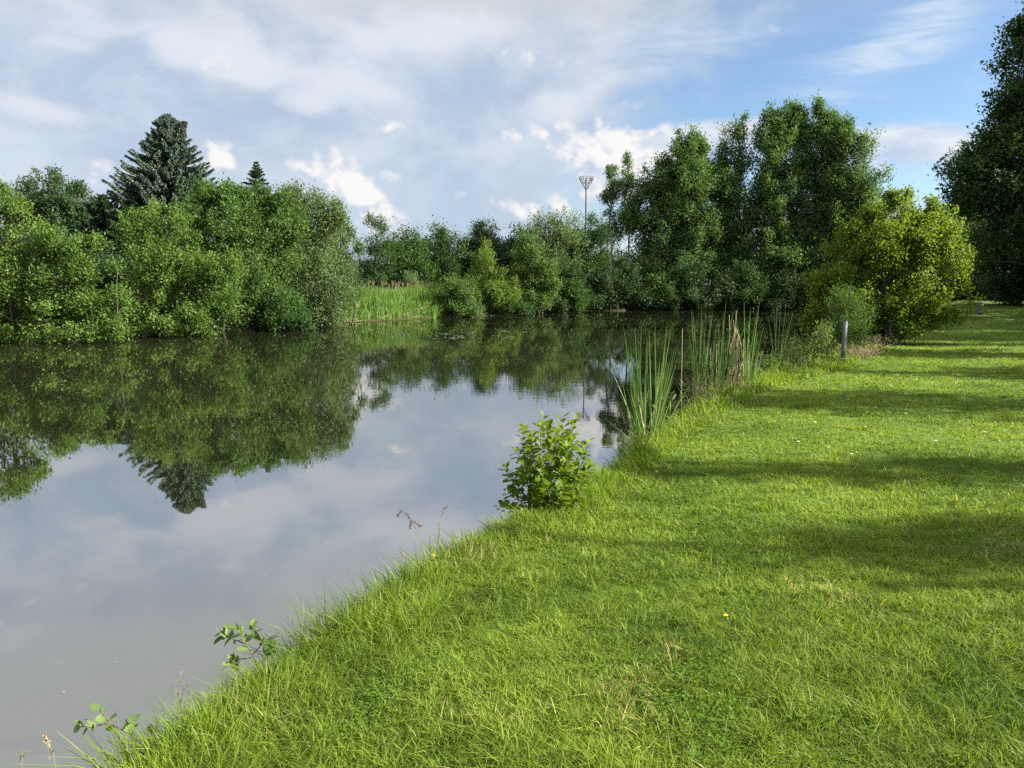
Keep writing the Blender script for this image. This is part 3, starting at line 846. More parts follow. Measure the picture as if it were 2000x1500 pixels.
sprig('willow_sprig', 'pale leafy willow sprig leaning over the water from the near grass', 3.25,
      [[(512, 1320), (495, 1285), (478, 1250), (462, 1228)], [(492, 1280), (512, 1258), (528, 1252)], [(490, 1285), (465, 1288), (450, 1296)], [(482, 1258), (452, 1248), (430, 1238)], [(480, 1252), (490, 1236), (496, 1228)], [(505, 1300), (525, 1278), (532, 1265)]],
      .060, .5, 11, 201)
sprig('willow_sprig', 'sparse sprig with round leaves and a bent twig, lowest on the near bank', 2.75,
      [[(300, 1480), (268, 1445), (238, 1425), (214, 1412), (200, 1392), (190, 1380)], [(214, 1412), (185, 1418), (158, 1420)], [(258, 1438), (262, 1418), (258, 1408)]], .048, .72, 7, 202)
sprig('willow_sprig', 'tiny two leaved sprig in the grass beside the bent twig', 2.8, [[(292, 1465), (292, 1440), (302, 1424)]], .04, .75, 3, 203)
sprig('leafy_weed', 'upright leafy weed at the foot of the nearest cattails', 7.55,
      [[(1238, 905), (1240, 870), (1243, 835)], [(1240, 880), (1250, 862), (1256, 850)], [(1239, 890), (1228, 872), (1224, 858)]], .10, .28, 9, 204, 'sapling', thick=.006)
sprig('leafy_weed', 'narrow leaved weed standing between the two cattail groups', 11.0,
      [[(1318, 830), (1316, 795), (1310, 768)], [(1317, 800), (1330, 775), (1334, 750)], [(1316, 810), (1302, 790), (1298, 780)], [(1320, 820), (1340, 800), (1345, 785)]], .13, .25, 10, 205, 'grey', thick=.006)
sprig('dock_plant', 'broad leaved dock low on the bank between the cattail groups', 10.6,
      [[(1320, 845), (1312, 825), (1305, 810)], [(1322, 842), (1328, 822), (1335, 812)], [(1320, 845), (1298, 832), (1290, 826)], [(1324, 844), (1342, 830), (1350, 828)]], .26, .36, 5, 206, 'dock', thick=.006)


# cattails ------------------------------------------------------------
def ribbon(mb, a, tip, w, rng, r, bow=.16, seg=9):
    a = np.asarray(a); tip = np.asarray(tip)
    t = np.linspace(0, 1, seg + 1)[:, None]
    mid = a + (tip - a) * .5
    mid[2] += np.linalg.norm((tip - a)[:2]) * .5 * bow * 4
    mid[:2] -= (tip - a)[:2] * bow * 1.2
    pts = a * (1 - t) ** 2 + 2 * mid * t * (1 - t) + tip * t ** 2
    ang = rng.normal() * .45
    tw = ang + t * rng.uniform(-1, 1) * .8
    side = np.concatenate([np.cos(tw), np.sin(tw), np.zeros_like(tw)], 1)
    nrm = np.concatenate([-np.sin(tw), np.cos(tw), np.zeros_like(tw)], 1)
    ww = w * .5 * np.clip((1 - t ** 3) * (.75 + .5 * t), .04, 1)
    v = np.stack([pts - side * ww, pts + nrm * ww * .5, pts + side * ww], 1).reshape(-1, 3)
    f = []
    for k in range(seg):
        o = 3 * k
        for q in (0, 1): f += [(o + q, o + q + 1, o + q + 4), (o + q, o + q + 4, o + q + 3)]
    mb.add(v, f, r)


def cattail(label, D, base, tips, seed, extra=3, dry=1, w=.021):
    rng = np.random.default_rng(seed)
    b = at(*base, D); b[2] = min(float(ground_z(b[0], b[1])), -.30)
    root = empty('cattail_plant', b, label, 'cattail', 'cattails along the near bank')
    mb, db = MB(), MB()
    for x, y in tips:
        tp = at(x, y, D + rng.normal() * .25)
        ribbon(mb, b + np.array([rng.normal() * .03, rng.normal() * .03, -.05]), tp, w * rng.uniform(.8, 1.15), rng, rng.uniform(0, .92), rng.uniform(.0, .11))
    for k in range(extra * 3):
        i = rng.integers(len(tips)); tp = at(tips[i][0] + rng.normal() * 16, tips[i][1] + rng.uniform(10, 110), D + rng.normal() * .3)
        ribbon(mb, b + np.array([rng.normal() * .04, rng.normal() * .04, -.05]), tp, w * rng.uniform(.6, 1), rng, rng.uniform(0, .92), rng.uniform(.0, .14))
    for k in range(dry):
        tp = b + np.array([rng.normal() * .18, rng.normal() * .15, rng.uniform(.5, 1.0)])
        ribbon(db, b, tp, w * .8, rng, rng.random(), rng.uniform(-.1, .3))
    mb.build('leaves', M['cattail'], root, b)
    if db.n: db.build('dead_leaves', M['dry'], root, b)


cattail('tall cattail at the left end of the cattails, nearest the viewer', 9.2, (1256, 865), [(1217, 633), (1240, 640), (1223, 690), (1253, 624), (1266, 650)], 301, 6, 2)
cattail('tall cattail with spread tips, right half of the nearest cattail clump', 9.4, (1276, 862), [(1268, 640), (1279, 624), (1290, 690), (1304, 626), (1311, 640), (1318, 681)], 302, 7, 3)
cattail('shorter cattail with one leaf bent low to the right, in the nearest clump', 9.0, (1268, 868), [(1317, 735), (1322, 705), (1300, 745), (1245, 700), (1210, 770)], 303, 4, 3)
cattail('cattail with crossing leaves at the left end of the farther clump', 12.6, (1362, 775), [(1350, 601), (1371, 591), (1392, 610), (1373, 618), (1351, 680)], 304, 6, 1)
cattail('upright cattail second from the left in the farther clump', 12.8, (1386, 778), [(1374, 632), (1398, 634), (1395, 660), (1410, 640)], 305, 6, 1)
cattail('cattail with the brown tipped leaf left of the dead reed bundle', 12.4, (1404, 782), [(1418, 586), (1432, 604), (1442, 597), (1425, 625), (1453, 641)], 306, 7, 2)
cattail('cattail with tall blades right of the dead reed bundle', 13.0, (1456, 772), [(1453, 582), (1461, 640), (1484, 585), (1480, 600), (1482, 642)], 307, 6, 1)
cattail('low leaning cattail at the right end of the farther clump', 13.2, (1462, 770), [(1483, 681), (1476, 700), (1470, 690)], 308, 3, 1)
cattail('lone cattail standing apart beside the pale willow shrub', 15.2, (1517, 745), [(1500, 619), (1518, 577), (1525, 582), (1537, 585), (1551, 603), (1558, 638)], 309, 4, 0, .024)


def dry_stalk(name, label, D, lines, rad, seed, leaves=0, group='dead stalks among the cattails'):
    rng = np.random.default_rng(seed)
    b = at(*lines[0][0], D); b[2] = float(ground_z(b[0], b[1]))
    mb = MB()
    for ln in lines:
        pts = np.array([at(x, y, D + rng.normal() * .03) for x, y in ln]); pts[0, 2] = min(pts[0, 2], b[2]) - .03
        mb.tube(pts, np.linspace(rad, rad * .6, len(pts)), 6, rng.random())
        for k in range(leaves):
            t = rng.uniform(.25, .95); q = pts[0] + (pts[-1] - pts[0]) * t
            ribbon(mb, q, q + np.array([rng.normal() * .10, rng.normal() * .1, -rng.uniform(.15, .6)]), .02, rng, rng.random(), rng.uniform(-.2, .2), 5)
    o = mb.build(name, M['dry'], None, b)
    return tag(o, label, 'reed', group)


dry_stalk('dead_reed_bundle', 'thick bundle of tan dead reeds with hanging leaves in the farther cattails', 12.5,
          [[(1428, 780), (1427, 700), (1424, 615)], [(1433, 780), (1434, 690), (1438, 607)], [(1440, 782), (1440, 700), (1432, 625)], [(1425, 780), (1430, 720), (1436, 640)], [(1442, 782), (1446, 720), (1441, 650)]], .007, 320, 5)
dry_stalk('dead_reed_stalk', 'single thin brown stalk standing between the two cattail groups', 10.6, [[(1331, 845), (1331, 740), (1333, 642)]], .006, 321)
dry_stalk('dead_reed_stalk', 'short tan stalk right of the dead reed bundle', 12.7, [[(1452, 775), (1451, 720), (1452, 662)]], .012, 322, 1)
dry_stalk('dead_reed_stalk', 'tan stalk left of the dead reed bundle', 12.6, [[(1397, 785), (1399, 730), (1399, 672)]], .009, 323, 1)
dry_stalk('dead_reed_stalk', 'thin tan stalk at the left of the farther cattails', 12.6, [[(1387, 790), (1388, 740), (1388, 680)]], .008, 324, 1)


def dead_weed(label, D, base, top, seed, n=40, spread=.22, mat='dry'):
    rng = np.random.default_rng(seed)
    b = at(*base, D); b[2] = float(ground_z(b[0], b[1])) - .02
    tp = at(*top, D); H = tp[2] - b[2]
    mb = MB()
    for k in range(n):
        q = b + np.array([rng.normal() * spread, rng.normal() * spread * .7, H * rng.uniform(.55, 1.05)])
        a = b + np.array([rng.normal() * spread * .5, rng.normal() * spread * .4, 0])
        pts = limb(mb, a, q, .004, .0025, rng, .08, 5, 3)
        for j in range(7):
            e = q + rng.normal(size=3) * np.array([.04, .04, .05]) - np.array([0, 0, .02 * j])
            mb.leaves(e[None], rng.normal(size=(1, 3)) + np.array([[0, 0, .4]]), unit(rng.normal(size=(1, 3))), [.035], .5, .1, np.array([rng.random()]))
    o = mb.build('dead_weed_clump', M[mat], None, b)
    return tag(o, label, 'weed', 'withered weeds along the near bank')


dead_weed('grey tan withered weeds at the foot of the farther cattails', 12.2, (1368, 800), (1365, 742), 330, 34, .16)
dead_weed('withered weeds round the foot of the dead reed bundle', 12.3, (1425, 800), (1425, 748), 331, 34, .22)
dead_weed('withered weeds below the lone cattail', 14.6, (1515, 762), (1520, 720), 332, 26, .3)
dead_weed('strip of dry seeded grass just right of the metal post', 18.6, (1680, 708), (1680, 672), 333, 70, .35)
dead_weed('dry grass clump at the foot of the yellow green tree', 21.5, (1712, 690), (1712, 655), 334, 50, .35)
# pale willow shrubs on the near bank
WS = 'pale willow shrubs on the near bank'
for i, (lab, D, bx, lobes, n) in enumerate([
    ('pale willow shrub left of the metal post, tallest of the low shrubs', 17.0, 1605, [(1605, 690, 34, 36), (1580, 702, 30, 28), (1625, 700, 24, 34), (1600, 665, 16, 22)], 210),
    ('middle pale willow shrub spilling toward the lawn', 16.2, 1550, [(1552, 708, 26, 26), (1535, 722, 26, 20), (1570, 720, 24, 24)], 150),
    ('lowest pale willow shrub beside the farther cattails', 15.0, 1500, [(1498, 720, 22, 22), (1520, 732, 20, 18), (1485, 712, 10, 14)], 110),
    ('upright pale willow in front of the yellow green tree', 21.5, 1650, [(1655, 610, 34, 44), (1640, 650, 34, 40), (1675, 640, 30, 46), (1665, 580, 12, 22), (1640, 585, 10, 18)], 300)]):
    tree('willow_shrub', lab, 'shrub', D, bx, lobes, 'pale' if i < 3 else 'mid', n, 22, .16, .075, .26, seed=340 + i, group=WS, trunk=.018, stems=7, up=1.1, sprig=1.2, lo=.3, flat=.3, spread=.18, part='leaves')


# grass stalks and flowers ---------------------------------------------
def seed_stalk(label, D, stem, heads, seed, hw=.006, mat='seed', dens=42):
    rng = np.random.default_rng(seed)
    b = at(*stem[0], D)
    root = empty('grass_stalk', b, label, 'grass stalk', 'flowering grass stalks at the near water edge')
    sm_ = MB(); pts = np.array([at(x, y, D) for x, y in stem]); pts[0, 2] -= .08
    sm_.tube(pts, np.linspace(.0022, .0012, len(pts)), 4)
    sm_.build('stalk', M['straw'], root, b)
    hm = MB()
    for hd in heads:
        hp = np.array([at(x, y, D) for x, y in hd]); t = rng.random(dens); s = np.linspace(0, 1, len(hp))
        q = np.stack([np.interp(t, s, hp[:, k]) for k in range(3)], 1)
        dv = unit(hp[-1] - hp[0]) + rng.normal(size=(dens, 3)) * .5
        hm.tube(hp, .0012, 3)
        hm.leaves(q, dv, unit(rng.normal(size=(dens, 3))), rng.uniform(.7, 1.3, dens) * hw * 2.6, .3, .1, rng.random(dens))
    hm.build('seed_head', M[mat], root, b)


seed_stalk('bent grass stalk with purple brown seed heads drooping over the water', 4.35, [(842, 1120), (828, 1070), (815, 1040), (803, 1015)],
           [[(803, 1015), (795, 1003), (784, 999), (777, 1010)], [(804, 1016), (812, 1022), (821, 1027)], [(803, 1016), (802, 1022), (801, 1029)]], 401)
seed_stalk('upright grass stalk with one tan seed head', 4.4, [(857, 1120), (857, 1060), (862, 1010)], [[(862, 1010), (866, 996), (875, 988)]], 402, .005, 'dry', 26)
seed_stalk('pale grass stalk with a slim dry spike beside the yellow flower', 4.4, [(858, 1110), (857, 1070), (857, 1030)], [[(857, 1060), (857, 1042), (857, 1024)]], 403, .0045, 'dry', 24)
seed_stalk('short grass stalk with a reddish spike leaning left', 4.2, [(800, 1130), (792, 1100), (786, 1078)], [[(790, 1092), (783, 1080), (778, 1072)]], 404, .004, 'seed', 18)
seed_stalk('feathery grass stalk standing out over the water', 2.95, [(356, 1420), (352, 1370), (350, 1325)], [[(352, 1375), (358, 1352), (368, 1335)], [(352, 1365), (345, 1348), (340, 1342)], [(351, 1345), (351, 1330), (353, 1315)]], 405, .004, 'straw', 14)
seed_stalk('grass stalk with a fat pale seed head in the bottom left corner', 2.6, [(112, 1510), (105, 1480), (98, 1458)], [[(104, 1478), (96, 1456), (86, 1436)]], 406, .006, 'dry', 40)
seed_stalk('wispy grass stalk at the bottom left corner with almost no seeds', 2.6, [(40, 1510), (42, 1490), (44, 1465)], [[(42, 1490), (40, 1478), (38, 1468)], [(43, 1480), (48, 1472), (52, 1466)]], 407, .003, 'straw', 8)

mpet = plain_mat('daisy_white', (.75, .75, .72)); mcen = plain_mat('flower_yellow', (.65, .42, .02), (.75, .55, .03))


def flower(name, label, q, r, petal_mat, group, cat='flower', np_=11, h=.05):
    root = empty(name, q, label, cat, group)
    a = np.arange(np_) * 2 * PI / np_
    d = np.stack([np.cos(a), np.sin(a), np.full(np_, .25)], 1)
    pm = MB(); pm.leaves(np.tile([0, 0, h], (np_, 1)) + d * r * .2, d, np.tile([0, 0, 1.], (np_, 1)), r, .42, .08, np.full(np_, .5)); pm.build('petals', petal_mat, root)
    cm = MB(); cm.tube([(0, 0, h), (0, 0, h + r * .2), (0, 0, h + r * .28)], [r * .34, r * .3, r * .1], 8); cm.build('flower_centre', mcen, root)
    st = MB(); st.tube([(0, 0, -.02), (.003, 0, h)], .0014, 4); st.build('stalk', M['bankgrass'], root)
    return root


spots = [(1739, 749), (1742, 752), (1657, 778), (1675, 780), (1711, 794), (1694, 802), (1693, 815), (1770, 805), (1797, 684), (1857, 684), (1735, 802), (1828, 861), (1675, 881), (1664, 886), (1698, 745),
         (1825, 782), (1874, 760), (1592, 822), (1690, 830), (1560, 862), (1925, 845), (1610, 800)]
proto = None
for i, (x, y) in enumerate(spots):
    q = onto(x, y, .05); q[2] = float(ground_z(q[0], q[1]))
    if proto is None: o = proto = flower('daisy', 'tiny white daisy dotted in the mown lawn', q, .022, mpet, 'daisies in the lawn')
    else:
        o = copy_tree(proto)
    o.location = q; o.rotation_euler.z = i * 1.7; o.scale = [.75 if i % 3 else .55] * 3
for lab, x, y, D, h in [('small yellow flower among the grass stalks at the water edge', 847, 1086, 4.35, .02), ('tiny yellow flower in the short grass by the nearest cattails', 1283, 925, None, .07),
                        ('tiny yellow flower in the middle of the lawn', 1418, 1206, None, .06)]:
    q = at(x, y, D) if D else onto(x, y, .05)
    if not D: q[2] = float(ground_z(q[0], q[1]))
    else: q[2] -= h
    flower('yellow_flower', lab, q, .016 if D else .011, mcen, None, h=h)

# floating leaves
rng = np.random.default_rng(55)
lm, g, p, out = new_mat('floating_leaf')
lm.node_tree.links.new(g.mix(g.noise(g.coord('Object'), 9, 2), (.030, .055, .022), (.055, .080, .035)), p.inputs['Base Color']); p.inputs['Roughness'].default_value = .3
proto = None
rows = [(740, 800, 651, 656, 16), (835, 925, 654, 662, 22), (905, 930, 648, 652, 10), (960, 1010, 656, 662, 12), (840, 880, 650, 655, 8), (975, 1000, 646, 650, 5), (1025, 1040, 648, 650, 3)]
for x0, x1, y0, y1, n in rows:
    for k in range(n):
        q = onto(rng.uniform(x0, x1), rng.uniform(y0, y1), WATER); q[2] = WATER + .006
        if proto is None:
            mb = MB(); a = np.linspace(.25, 2 * PI - .25, 15)
            v = np.concatenate([[[0, 0, .008]], np.stack([np.cos(a), np.sin(a) * .85, .02 * np.sin(3 * a)], 1)]) * np.array([.11, .11, 1])
            mb.add(v, [(0, i, i + 1) for i in range(1, 15)])
            o = proto = mb.build('lily_pad', lm)
            tag(o, 'small green leaf floating on the dark water before the reed bed', 'lily pad', 'floating leaves on the pond')
        else:
            o = proto.copy(); COL.objects.link(o)
        o.location = q; o.rotation_euler.z = rng.random() * 6.28; o.scale = (rng.uniform(.6, 1.5), rng.uniform(.5, 1.1), 1)

rng = np.random.default_rng(58)
mfl = plain_mat('seed_fluff', (.55, .55, .48), (.30, .24, .15), .9)
proto = None
for px, py in [(182, 1187), (198, 1185), (183, 1205), (518, 1124), (217, 1223), (229, 1294), (124, 1352), (330, 1010), (640, 1060), (460, 1100), (760, 960), (890, 990), (90, 1090), (560, 1010)]:
    q = onto(px, py, WATER); q[2] = WATER + .003
    if proto is None:
        mb = MB(); dd = unit(rng.normal(size=(16, 3)) * np.array([1, 1, .3]))
        mb.leaves(np.zeros((16, 3)), dd, unit(rng.normal(size=(16, 3))), .011, .5, .1, rng=rng)
        o = proto = mb.build('floating_seed', mfl)
        tag(o, 'tiny pale speck of seed fluff floating on the still near water', 'seed fluff', 'seed fluff on the water')
    else:
        o = proto.copy(); COL.objects.link(o)
    o.location = q; o.rotation_euler.z = rng.random() * 6; o.scale = [rng.uniform(.25, .6)] * 3

# ------------------------------------------------------------------ reed bed on the far bank
rng = np.random.default_rng(61)
shore = np.array([(-12.2, 52.0), (-11.1, 55.8), (-8.4, 61.4), (-4.9, 67.7), (-4.2, 69.5)])
N = 22000
t = rng.random(N) * (len(shore) - 1); i0 = np.minimum(t.astype(int), len(shore) - 2)
base = shore[i0] + (shore[i0 + 1] - shore[i0]) * (t - i0)[:, None]
inland = rng.random(N) ** 1.4 * 7.3 - .35
base = base + np.array([-.88, .47]) * inland[:, None] + rng.normal(size=(N, 2)) * .25
z = ground_z(base[:, 0], base[:, 1])
ok = z > -.55
base, z, inland = base[ok], z[ok], inland[ok]; n = len(z)
h = (1.0 + 1.1 * sm(-.3, 2.2, inland)) * rng.uniform(.75, 1.15, n) * (.8 + .35 * vnoise(base[:, 0] * .6, base[:, 1] * .6, 9))
a = rng.random(n) * 6.28
mb = MB()
mb.blades(np.column_stack([base, np.maximum(z, WATER)]), np.stack([np.cos(a), np.sin(a), 0 * a], 1), h, rng.uniform(.03, .07, n), rng.uniform(.05, .35, n),
          np.stack([np.cos(a + 1), np.sin(a + 1), 0 * a], 1), 3, rng=rng)
tag(mb.build('reed_bed', M['reed']), 'bright green reed bed on the far bank between willow and bushes', 'reeds', kind='stuff')
mb = MB()
for k in range(260):
    t = rng.random() * (len(shore) - 1.001); i0 = int(t)
    q = shore[i0] + (shore[i0 + 1] - shore[i0]) * (t - i0) + np.array([-.88, .47]) * rng.uniform(-.3, 1.3)
    zz = max(float(ground_z(q[0], q[1])), WATER)
    d = rng.normal(size=3); d[2] = abs(d[2]) * .45 + .05; d = unit(d)
    c = np.array([q[0], q[1], zz + rng.uniform(0, .12)])
    mb.tube([c, c + d * rng.uniform(.5, 1.5)], [.022, .012], 4, rng.random())
tag(mb.build('dead_reeds', M['dry']), 'tangle of fallen tan reeds along the waterline of the reed bed', 'dead reeds', kind='stuff')
mb = MB()
for k in range(80):
    t = rng.random() * (len(shore) - 1.001); i0 = int(t)
    q = shore[i0] + (shore[i0 + 1] - shore[i0]) * (t - i0) + np.array([-.88, .47]) * rng.uniform(3, 7)
    zz = float(ground_z(q[0], q[1])); hh = rng.uniform(2.0, 2.7)
    tp = np.array([q[0] + rng.normal() * .15, q[1], zz + hh])
    mb.tube([(q[0], q[1], zz), tp], .012, 3, rng.random())
    mb.leaves(np.tile(tp, (4, 1)) - [0, 0, .3], np.array([[.2, 0, 1], [-.2, 0, 1], [0, .2, .8], [.3, 0, .6]]), np.tile([0, 1., 0], (4, 1)), .38, .25, .1, rng.random(4))
tag(mb.build('old_reed_heads', M['dry']), 'last year brown reed heads sticking up behind the green reeds', 'reed heads', kind='stuff')

# ------------------------------------------------------------------ man made things
# floodlight mast
mmetal = plain_mat('galvanised_grey', (.055, .058, .065), (.080, .084, .092), .55, .2, 3)
D = 180; c = at(1145, 352, D); b = np.array([c[0], c[1], 0.0])
mast = empty('floodlight_mast', b, 'tall grey floodlight mast with a basket shaped head above the trees', 'floodlight mast')
k = D / FPX
mb = MB(); mb.tube([(0, 0, 0), (0, 0, at(1145, 372, D)[2]), (0, 0, at(1145, 352, D)[2])], [.24, .17, .15], 10); mb.build('pole', mmetal, mast)
z1, z0 = at(1145, 346, D)[2], at(1145, 357, D)[2]
for zz, rr in ((z1, 13.5 * k), (z0, 10.0 * k)):
    a = np.linspace(0, 2 * PI, 25); mb = MB()
    mb.tube(np.stack([np.cos(a) * rr, np.sin(a) * rr, 0 * a + zz], 1), .06, 5, cap=False); mb.build('lamp_ring', mmetal, mast)
mb = MB()
for j in range(12):
    a = j * PI / 6; mb.tube([(math.cos(a) * 10 * k, math.sin(a) * 10 * k, z0), (math.cos(a) * 13.5 * k, math.sin(a) * 13.5 * k, z1)], .05, 4)
mb.build('railing', mmetal, mast)
for j in range(6):
    a = j * PI / 3 + .15; mb = MB()
    mb.tube([(0, 0, at(1145, 371, D)[2]), (math.cos(a) * 10 * k, math.sin(a) * 10 * k, z0)], .06, 5); mb.build('strut', mmetal, mast)
for j in range(8):
    a = j * PI / 4; mb = MB(); mb.box((math.cos(a) * 12.5 * k, math.sin(a) * 12.5 * k, z1 - .45), (.34, .34, .26)); mb.build('floodlight', mmetal, mast)
# metal post
D = 16.9
f0, f1 = at(1646, 722, D), at(1653, 627, D); f0[2] = float(ground_z(f0[0], f0[1])) - .05
ax = unit(f1 - f0); L = np.linalg.norm(f1 - f0)
mpost = plain_mat('zinc_post', (.085, .095, .108), (.120, .132, .148), .6, 0, 14)
mpost.node_tree.nodes['Principled BSDF'].inputs['Specular IOR Level'].default_value = .15
post = empty('metal_post', f0, 'thin galvanised metal post leaning slightly right beside the willow shrub', 'post')
sx = np.array([1, .15, 0]); sx = unit(sx - ax * (sx @ ax)); sy = np.cross(ax, sx)
def prism(mb, c0, c1, u, v):
    cs = [c0 + u * a + v * b_ for a, b_ in ((-1, -1), (1, -1), (1, 1), (-1, 1))] + [c1 + u * a + v * b_ for a, b_ in ((-1, -1), (1, -1), (1, 1), (-1, 1))]
    f = []
    for a, b_, c_, d_ in ((3, 2, 1, 0), (4, 5, 6, 7), (0, 1, 5, 4), (1, 2, 6, 5), (2, 3, 7, 6), (3, 0, 4, 7)): f += [(a, b_, c_), (a, c_, d_)]
    mb.add(np.array(cs), f)
mb = MB(); prism(mb, ax * 0, ax * L, sx * .036, sy * .004)
prism(mb, sx * .032 + sy * .029, sx * .032 + sy * .029 + ax * (L - .004), sx * .004, sy * .024); prism(mb, -sx * .032 + sy * .029, -sx * .032 + sy * .029 + ax * (L - .004), sx * .004, sy * .024)
mb.build('channel', mpost, post)
mb = MB(); prism(mb, -ax * .1 - sy * .02, ax * .22 - sy * .02, sx * .036, sy * .012); mb.build('post_foot', M['bark'], post)  # short dark brown block across the front of the post's foot
# litter bin
D = 47.5
q = at(1912, 600, D); gz = float(ground_z(q[0], q[1])); q[2] = gz
for _ in range(40):                                                  # stand it on the slope where the sight line meets the turf
    q = onto(1912, 614.5, gz); gz += .25 * (float(ground_z(q[0], q[1])) - gz)
q[2] = gz
k = q[1] / FPX; R, Hb = 7.6 * k, 23.5 * k
binb = empty('litter_bin', q, 'dark blue grey round litter bin standing on the lawn by the trees', 'bin')
mbin = plain_mat('bin_plastic', (.030, .042, .072), (.042, .056, .090), .6, 0, 5)
mb = MB(); mb.tube([(0, 0, 0), (0, 0, .02), (0, 0, Hb * .93), (0, 0, Hb * .93), (0, 0, Hb * .3)], [R * .80, R * .82, R * .97, R * .90, R * .82], 28); mb.build('body', mbin, binb)
a = np.linspace(0, 2 * PI, 33)
mb = MB(); mb.tube(np.stack([np.cos(a) * R, np.sin(a) * R, 0 * a + Hb * .95], 1), Hb * .035, 8, cap=False); mb.build('rim', plain_mat('bin_rim', (.10, .12, .15), (.13, .15, .18), .5), binb)
for s in (-1, 1):
    mb = MB(); mb.tube([(s * R * .96, -.09, Hb * .78), (s * R * 1.1, -.07, Hb * .74), (s * R * 1.1, .07, Hb * .74), (s * R * .96, .09, Hb * .78)], .015, 6); mb.build('handle', mbin, binb)

# ------------------------------------------------------------------ grass
rng = np.random.default_rng(77)


def polar(N, r0, r1, a0, a1):
    r = r0 * (r1 / r0) ** rng.random(N); a = np.radians(rng.uniform(a0, a1, N))
    return r * np.sin(a), r * np.cos(a), r


PER = 8
x, y, r = polar(92000, 1.75, 66, -46, 47)
ok = rng.random(len(x)) < np.where(r > 26, .7, 1)
x, y, r = x[ok], y[ok], r[ok]
tall = rng.random(len(x))
k = np.repeat(np.arange(len(x)), PER)
sp_ = (.010 + .0045 * np.minimum(r, 20))[k]
ox, oy = rng.normal(size=len(k)) * sp_, rng.normal(size=len(k)) * sp_
x, y, r = x[k] + ox, y[k] + oy, r[k]
d = pond_distance(x, y)
ok = d > .30
x, y, r, d, ox, oy, k = x[ok], y[ok], r[ok], d[ok], ox[ok], oy[ok], k[ok]; n = len(x)
z = ground_z(x, y, d)
a = np.arctan2(oy, ox) + rng.normal(size=n) * .9
hv = vnoise(x * 1.7, y * 1.7, 22) * .4 + vnoise(x * 9, y * 9, 23) * .6
h = (.018 + .062 * hv * (.45 + 1.1 * tall[k] ** 1.5)) * rng.uniform(.6, 1.4, n) * (1 + 1.0 * sm(.95, .35, d)) * (1 - .22 * sm(4, 9, r))
w = np.clip(.0012 * r, .0042, .05) * rng.uniform(.6, 1.5, n)
lean = rng.uniform(.2, 1.7, n)
mb = MB()
mb.blades(np.stack([x, y, z - .004], 1), np.stack([np.cos(a), np.sin(a), 0 * a], 1), h, w, lean, None, 2, r=np.clip(.35 * tall[k] + .65 * rng.random(n), 0, 1), rng=rng)
tag(mb.build('lawn_grass', M['lawn']), 'short mown sunlit lawn grass covering the near bank', 'grass', kind='stuff')
# longer unmown fringe along the water
x, y, r = polar(560000, 1.6, 46, -50, 40)
d = pond_distance(x, y)
edge = .42 + .35 * vnoise(x * 1.1, y * 1.1, 31) + .3 * sm(8, 14, y)
ok = (d > -.02) & (d < edge)
x, y, r, d, edge = x[ok], y[ok], r[ok], d[ok], edge[ok]; n = len(x)
z = ground_z(x, y, d)
prof = sm(-.02, .18, d) * (1 - .62 * sm(.25, 1, d / edge))
clumpy = .35 + .6 * vnoise(x * 2.3, y * 2.3, 32) + .55 * vnoise(x * 7, y * 7, 33)
h = (.035 + .145 * prof * clumpy ** 1.6) * rng.uniform(.65, 1.35, n) * (1 + .5 * sm(8, 13, y))
for tx, ty, tr, tg in [(640, 1205, .22, .9), (780, 1115, .2, .7), (850, 1085, .16, .8), (1110, 975, .22, 1.5), (1185, 955, .22, 1.1), (1255, 905, .3, .9), (600, 1240, .15, .6), (300, 1470, .18, .6)]:
    tq = onto(tx, ty, 0)
    h = h * (1 + tg * np.exp(-((x - tq[0]) ** 2 + (y - tq[1]) ** 2) / tr ** 2))
a = rng.random(n) * 6.28
dv = np.stack([np.cos(a) - .35, np.sin(a) * .8, 0 * a], 1)
w = np.clip(.0011 * r, .0042, .03) * rng.uniform(.7, 1.4, n)
mb = MB()
mb.blades(np.stack([x, y, np.maximum(z, WATER) - .01], 1), dv, h, w, rng.uniform(.1, 1.0, n), None, 3, rng=rng)
tag(mb.build('bank_grass', M['bankgrass']), 'long unmown grass fringe along the near waterline', 'grass', kind='stuff')
# clover and other low weeds in the lawn
x, y, r = polar(50000, 1.8, 16, -40, 42)
d = pond_distance(x, y)
pn = vnoise(x * 1.3, y * 1.3, 41) * .65 + vnoise(x * 3.3, y * 3.3, 42) * .35
ok = (d > .8) & (pn > .63) & (rng.random(len(x)) < .6)
x, y, r, d = x[ok], y[ok], r[ok], d[ok]; n = len(x)
z = ground_z(x, y, d)
mb = MB()
for k in range(3):
    a = rng.random(n) * .6 + k * 2.09 + x * 50
    mb.leaves(np.stack([x, y, z + .030 + .02 * rng.random(n)], 1), np.stack([np.cos(a), np.sin(a), .15 + 0 * a], 1), unit(np.stack([0 * a, 0 * a, 1 + 0 * a], 1) + rng.normal(size=(n, 3)) * .3),
              np.clip(.0022 * r, .011, .03) * rng.uniform(.8, 1.3, n), .95, .08, rng=rng)
tag(mb.build('clover_patches', M['clover']), 'patches of low round clover leaves in the lawn', 'clover', kind='stuff')

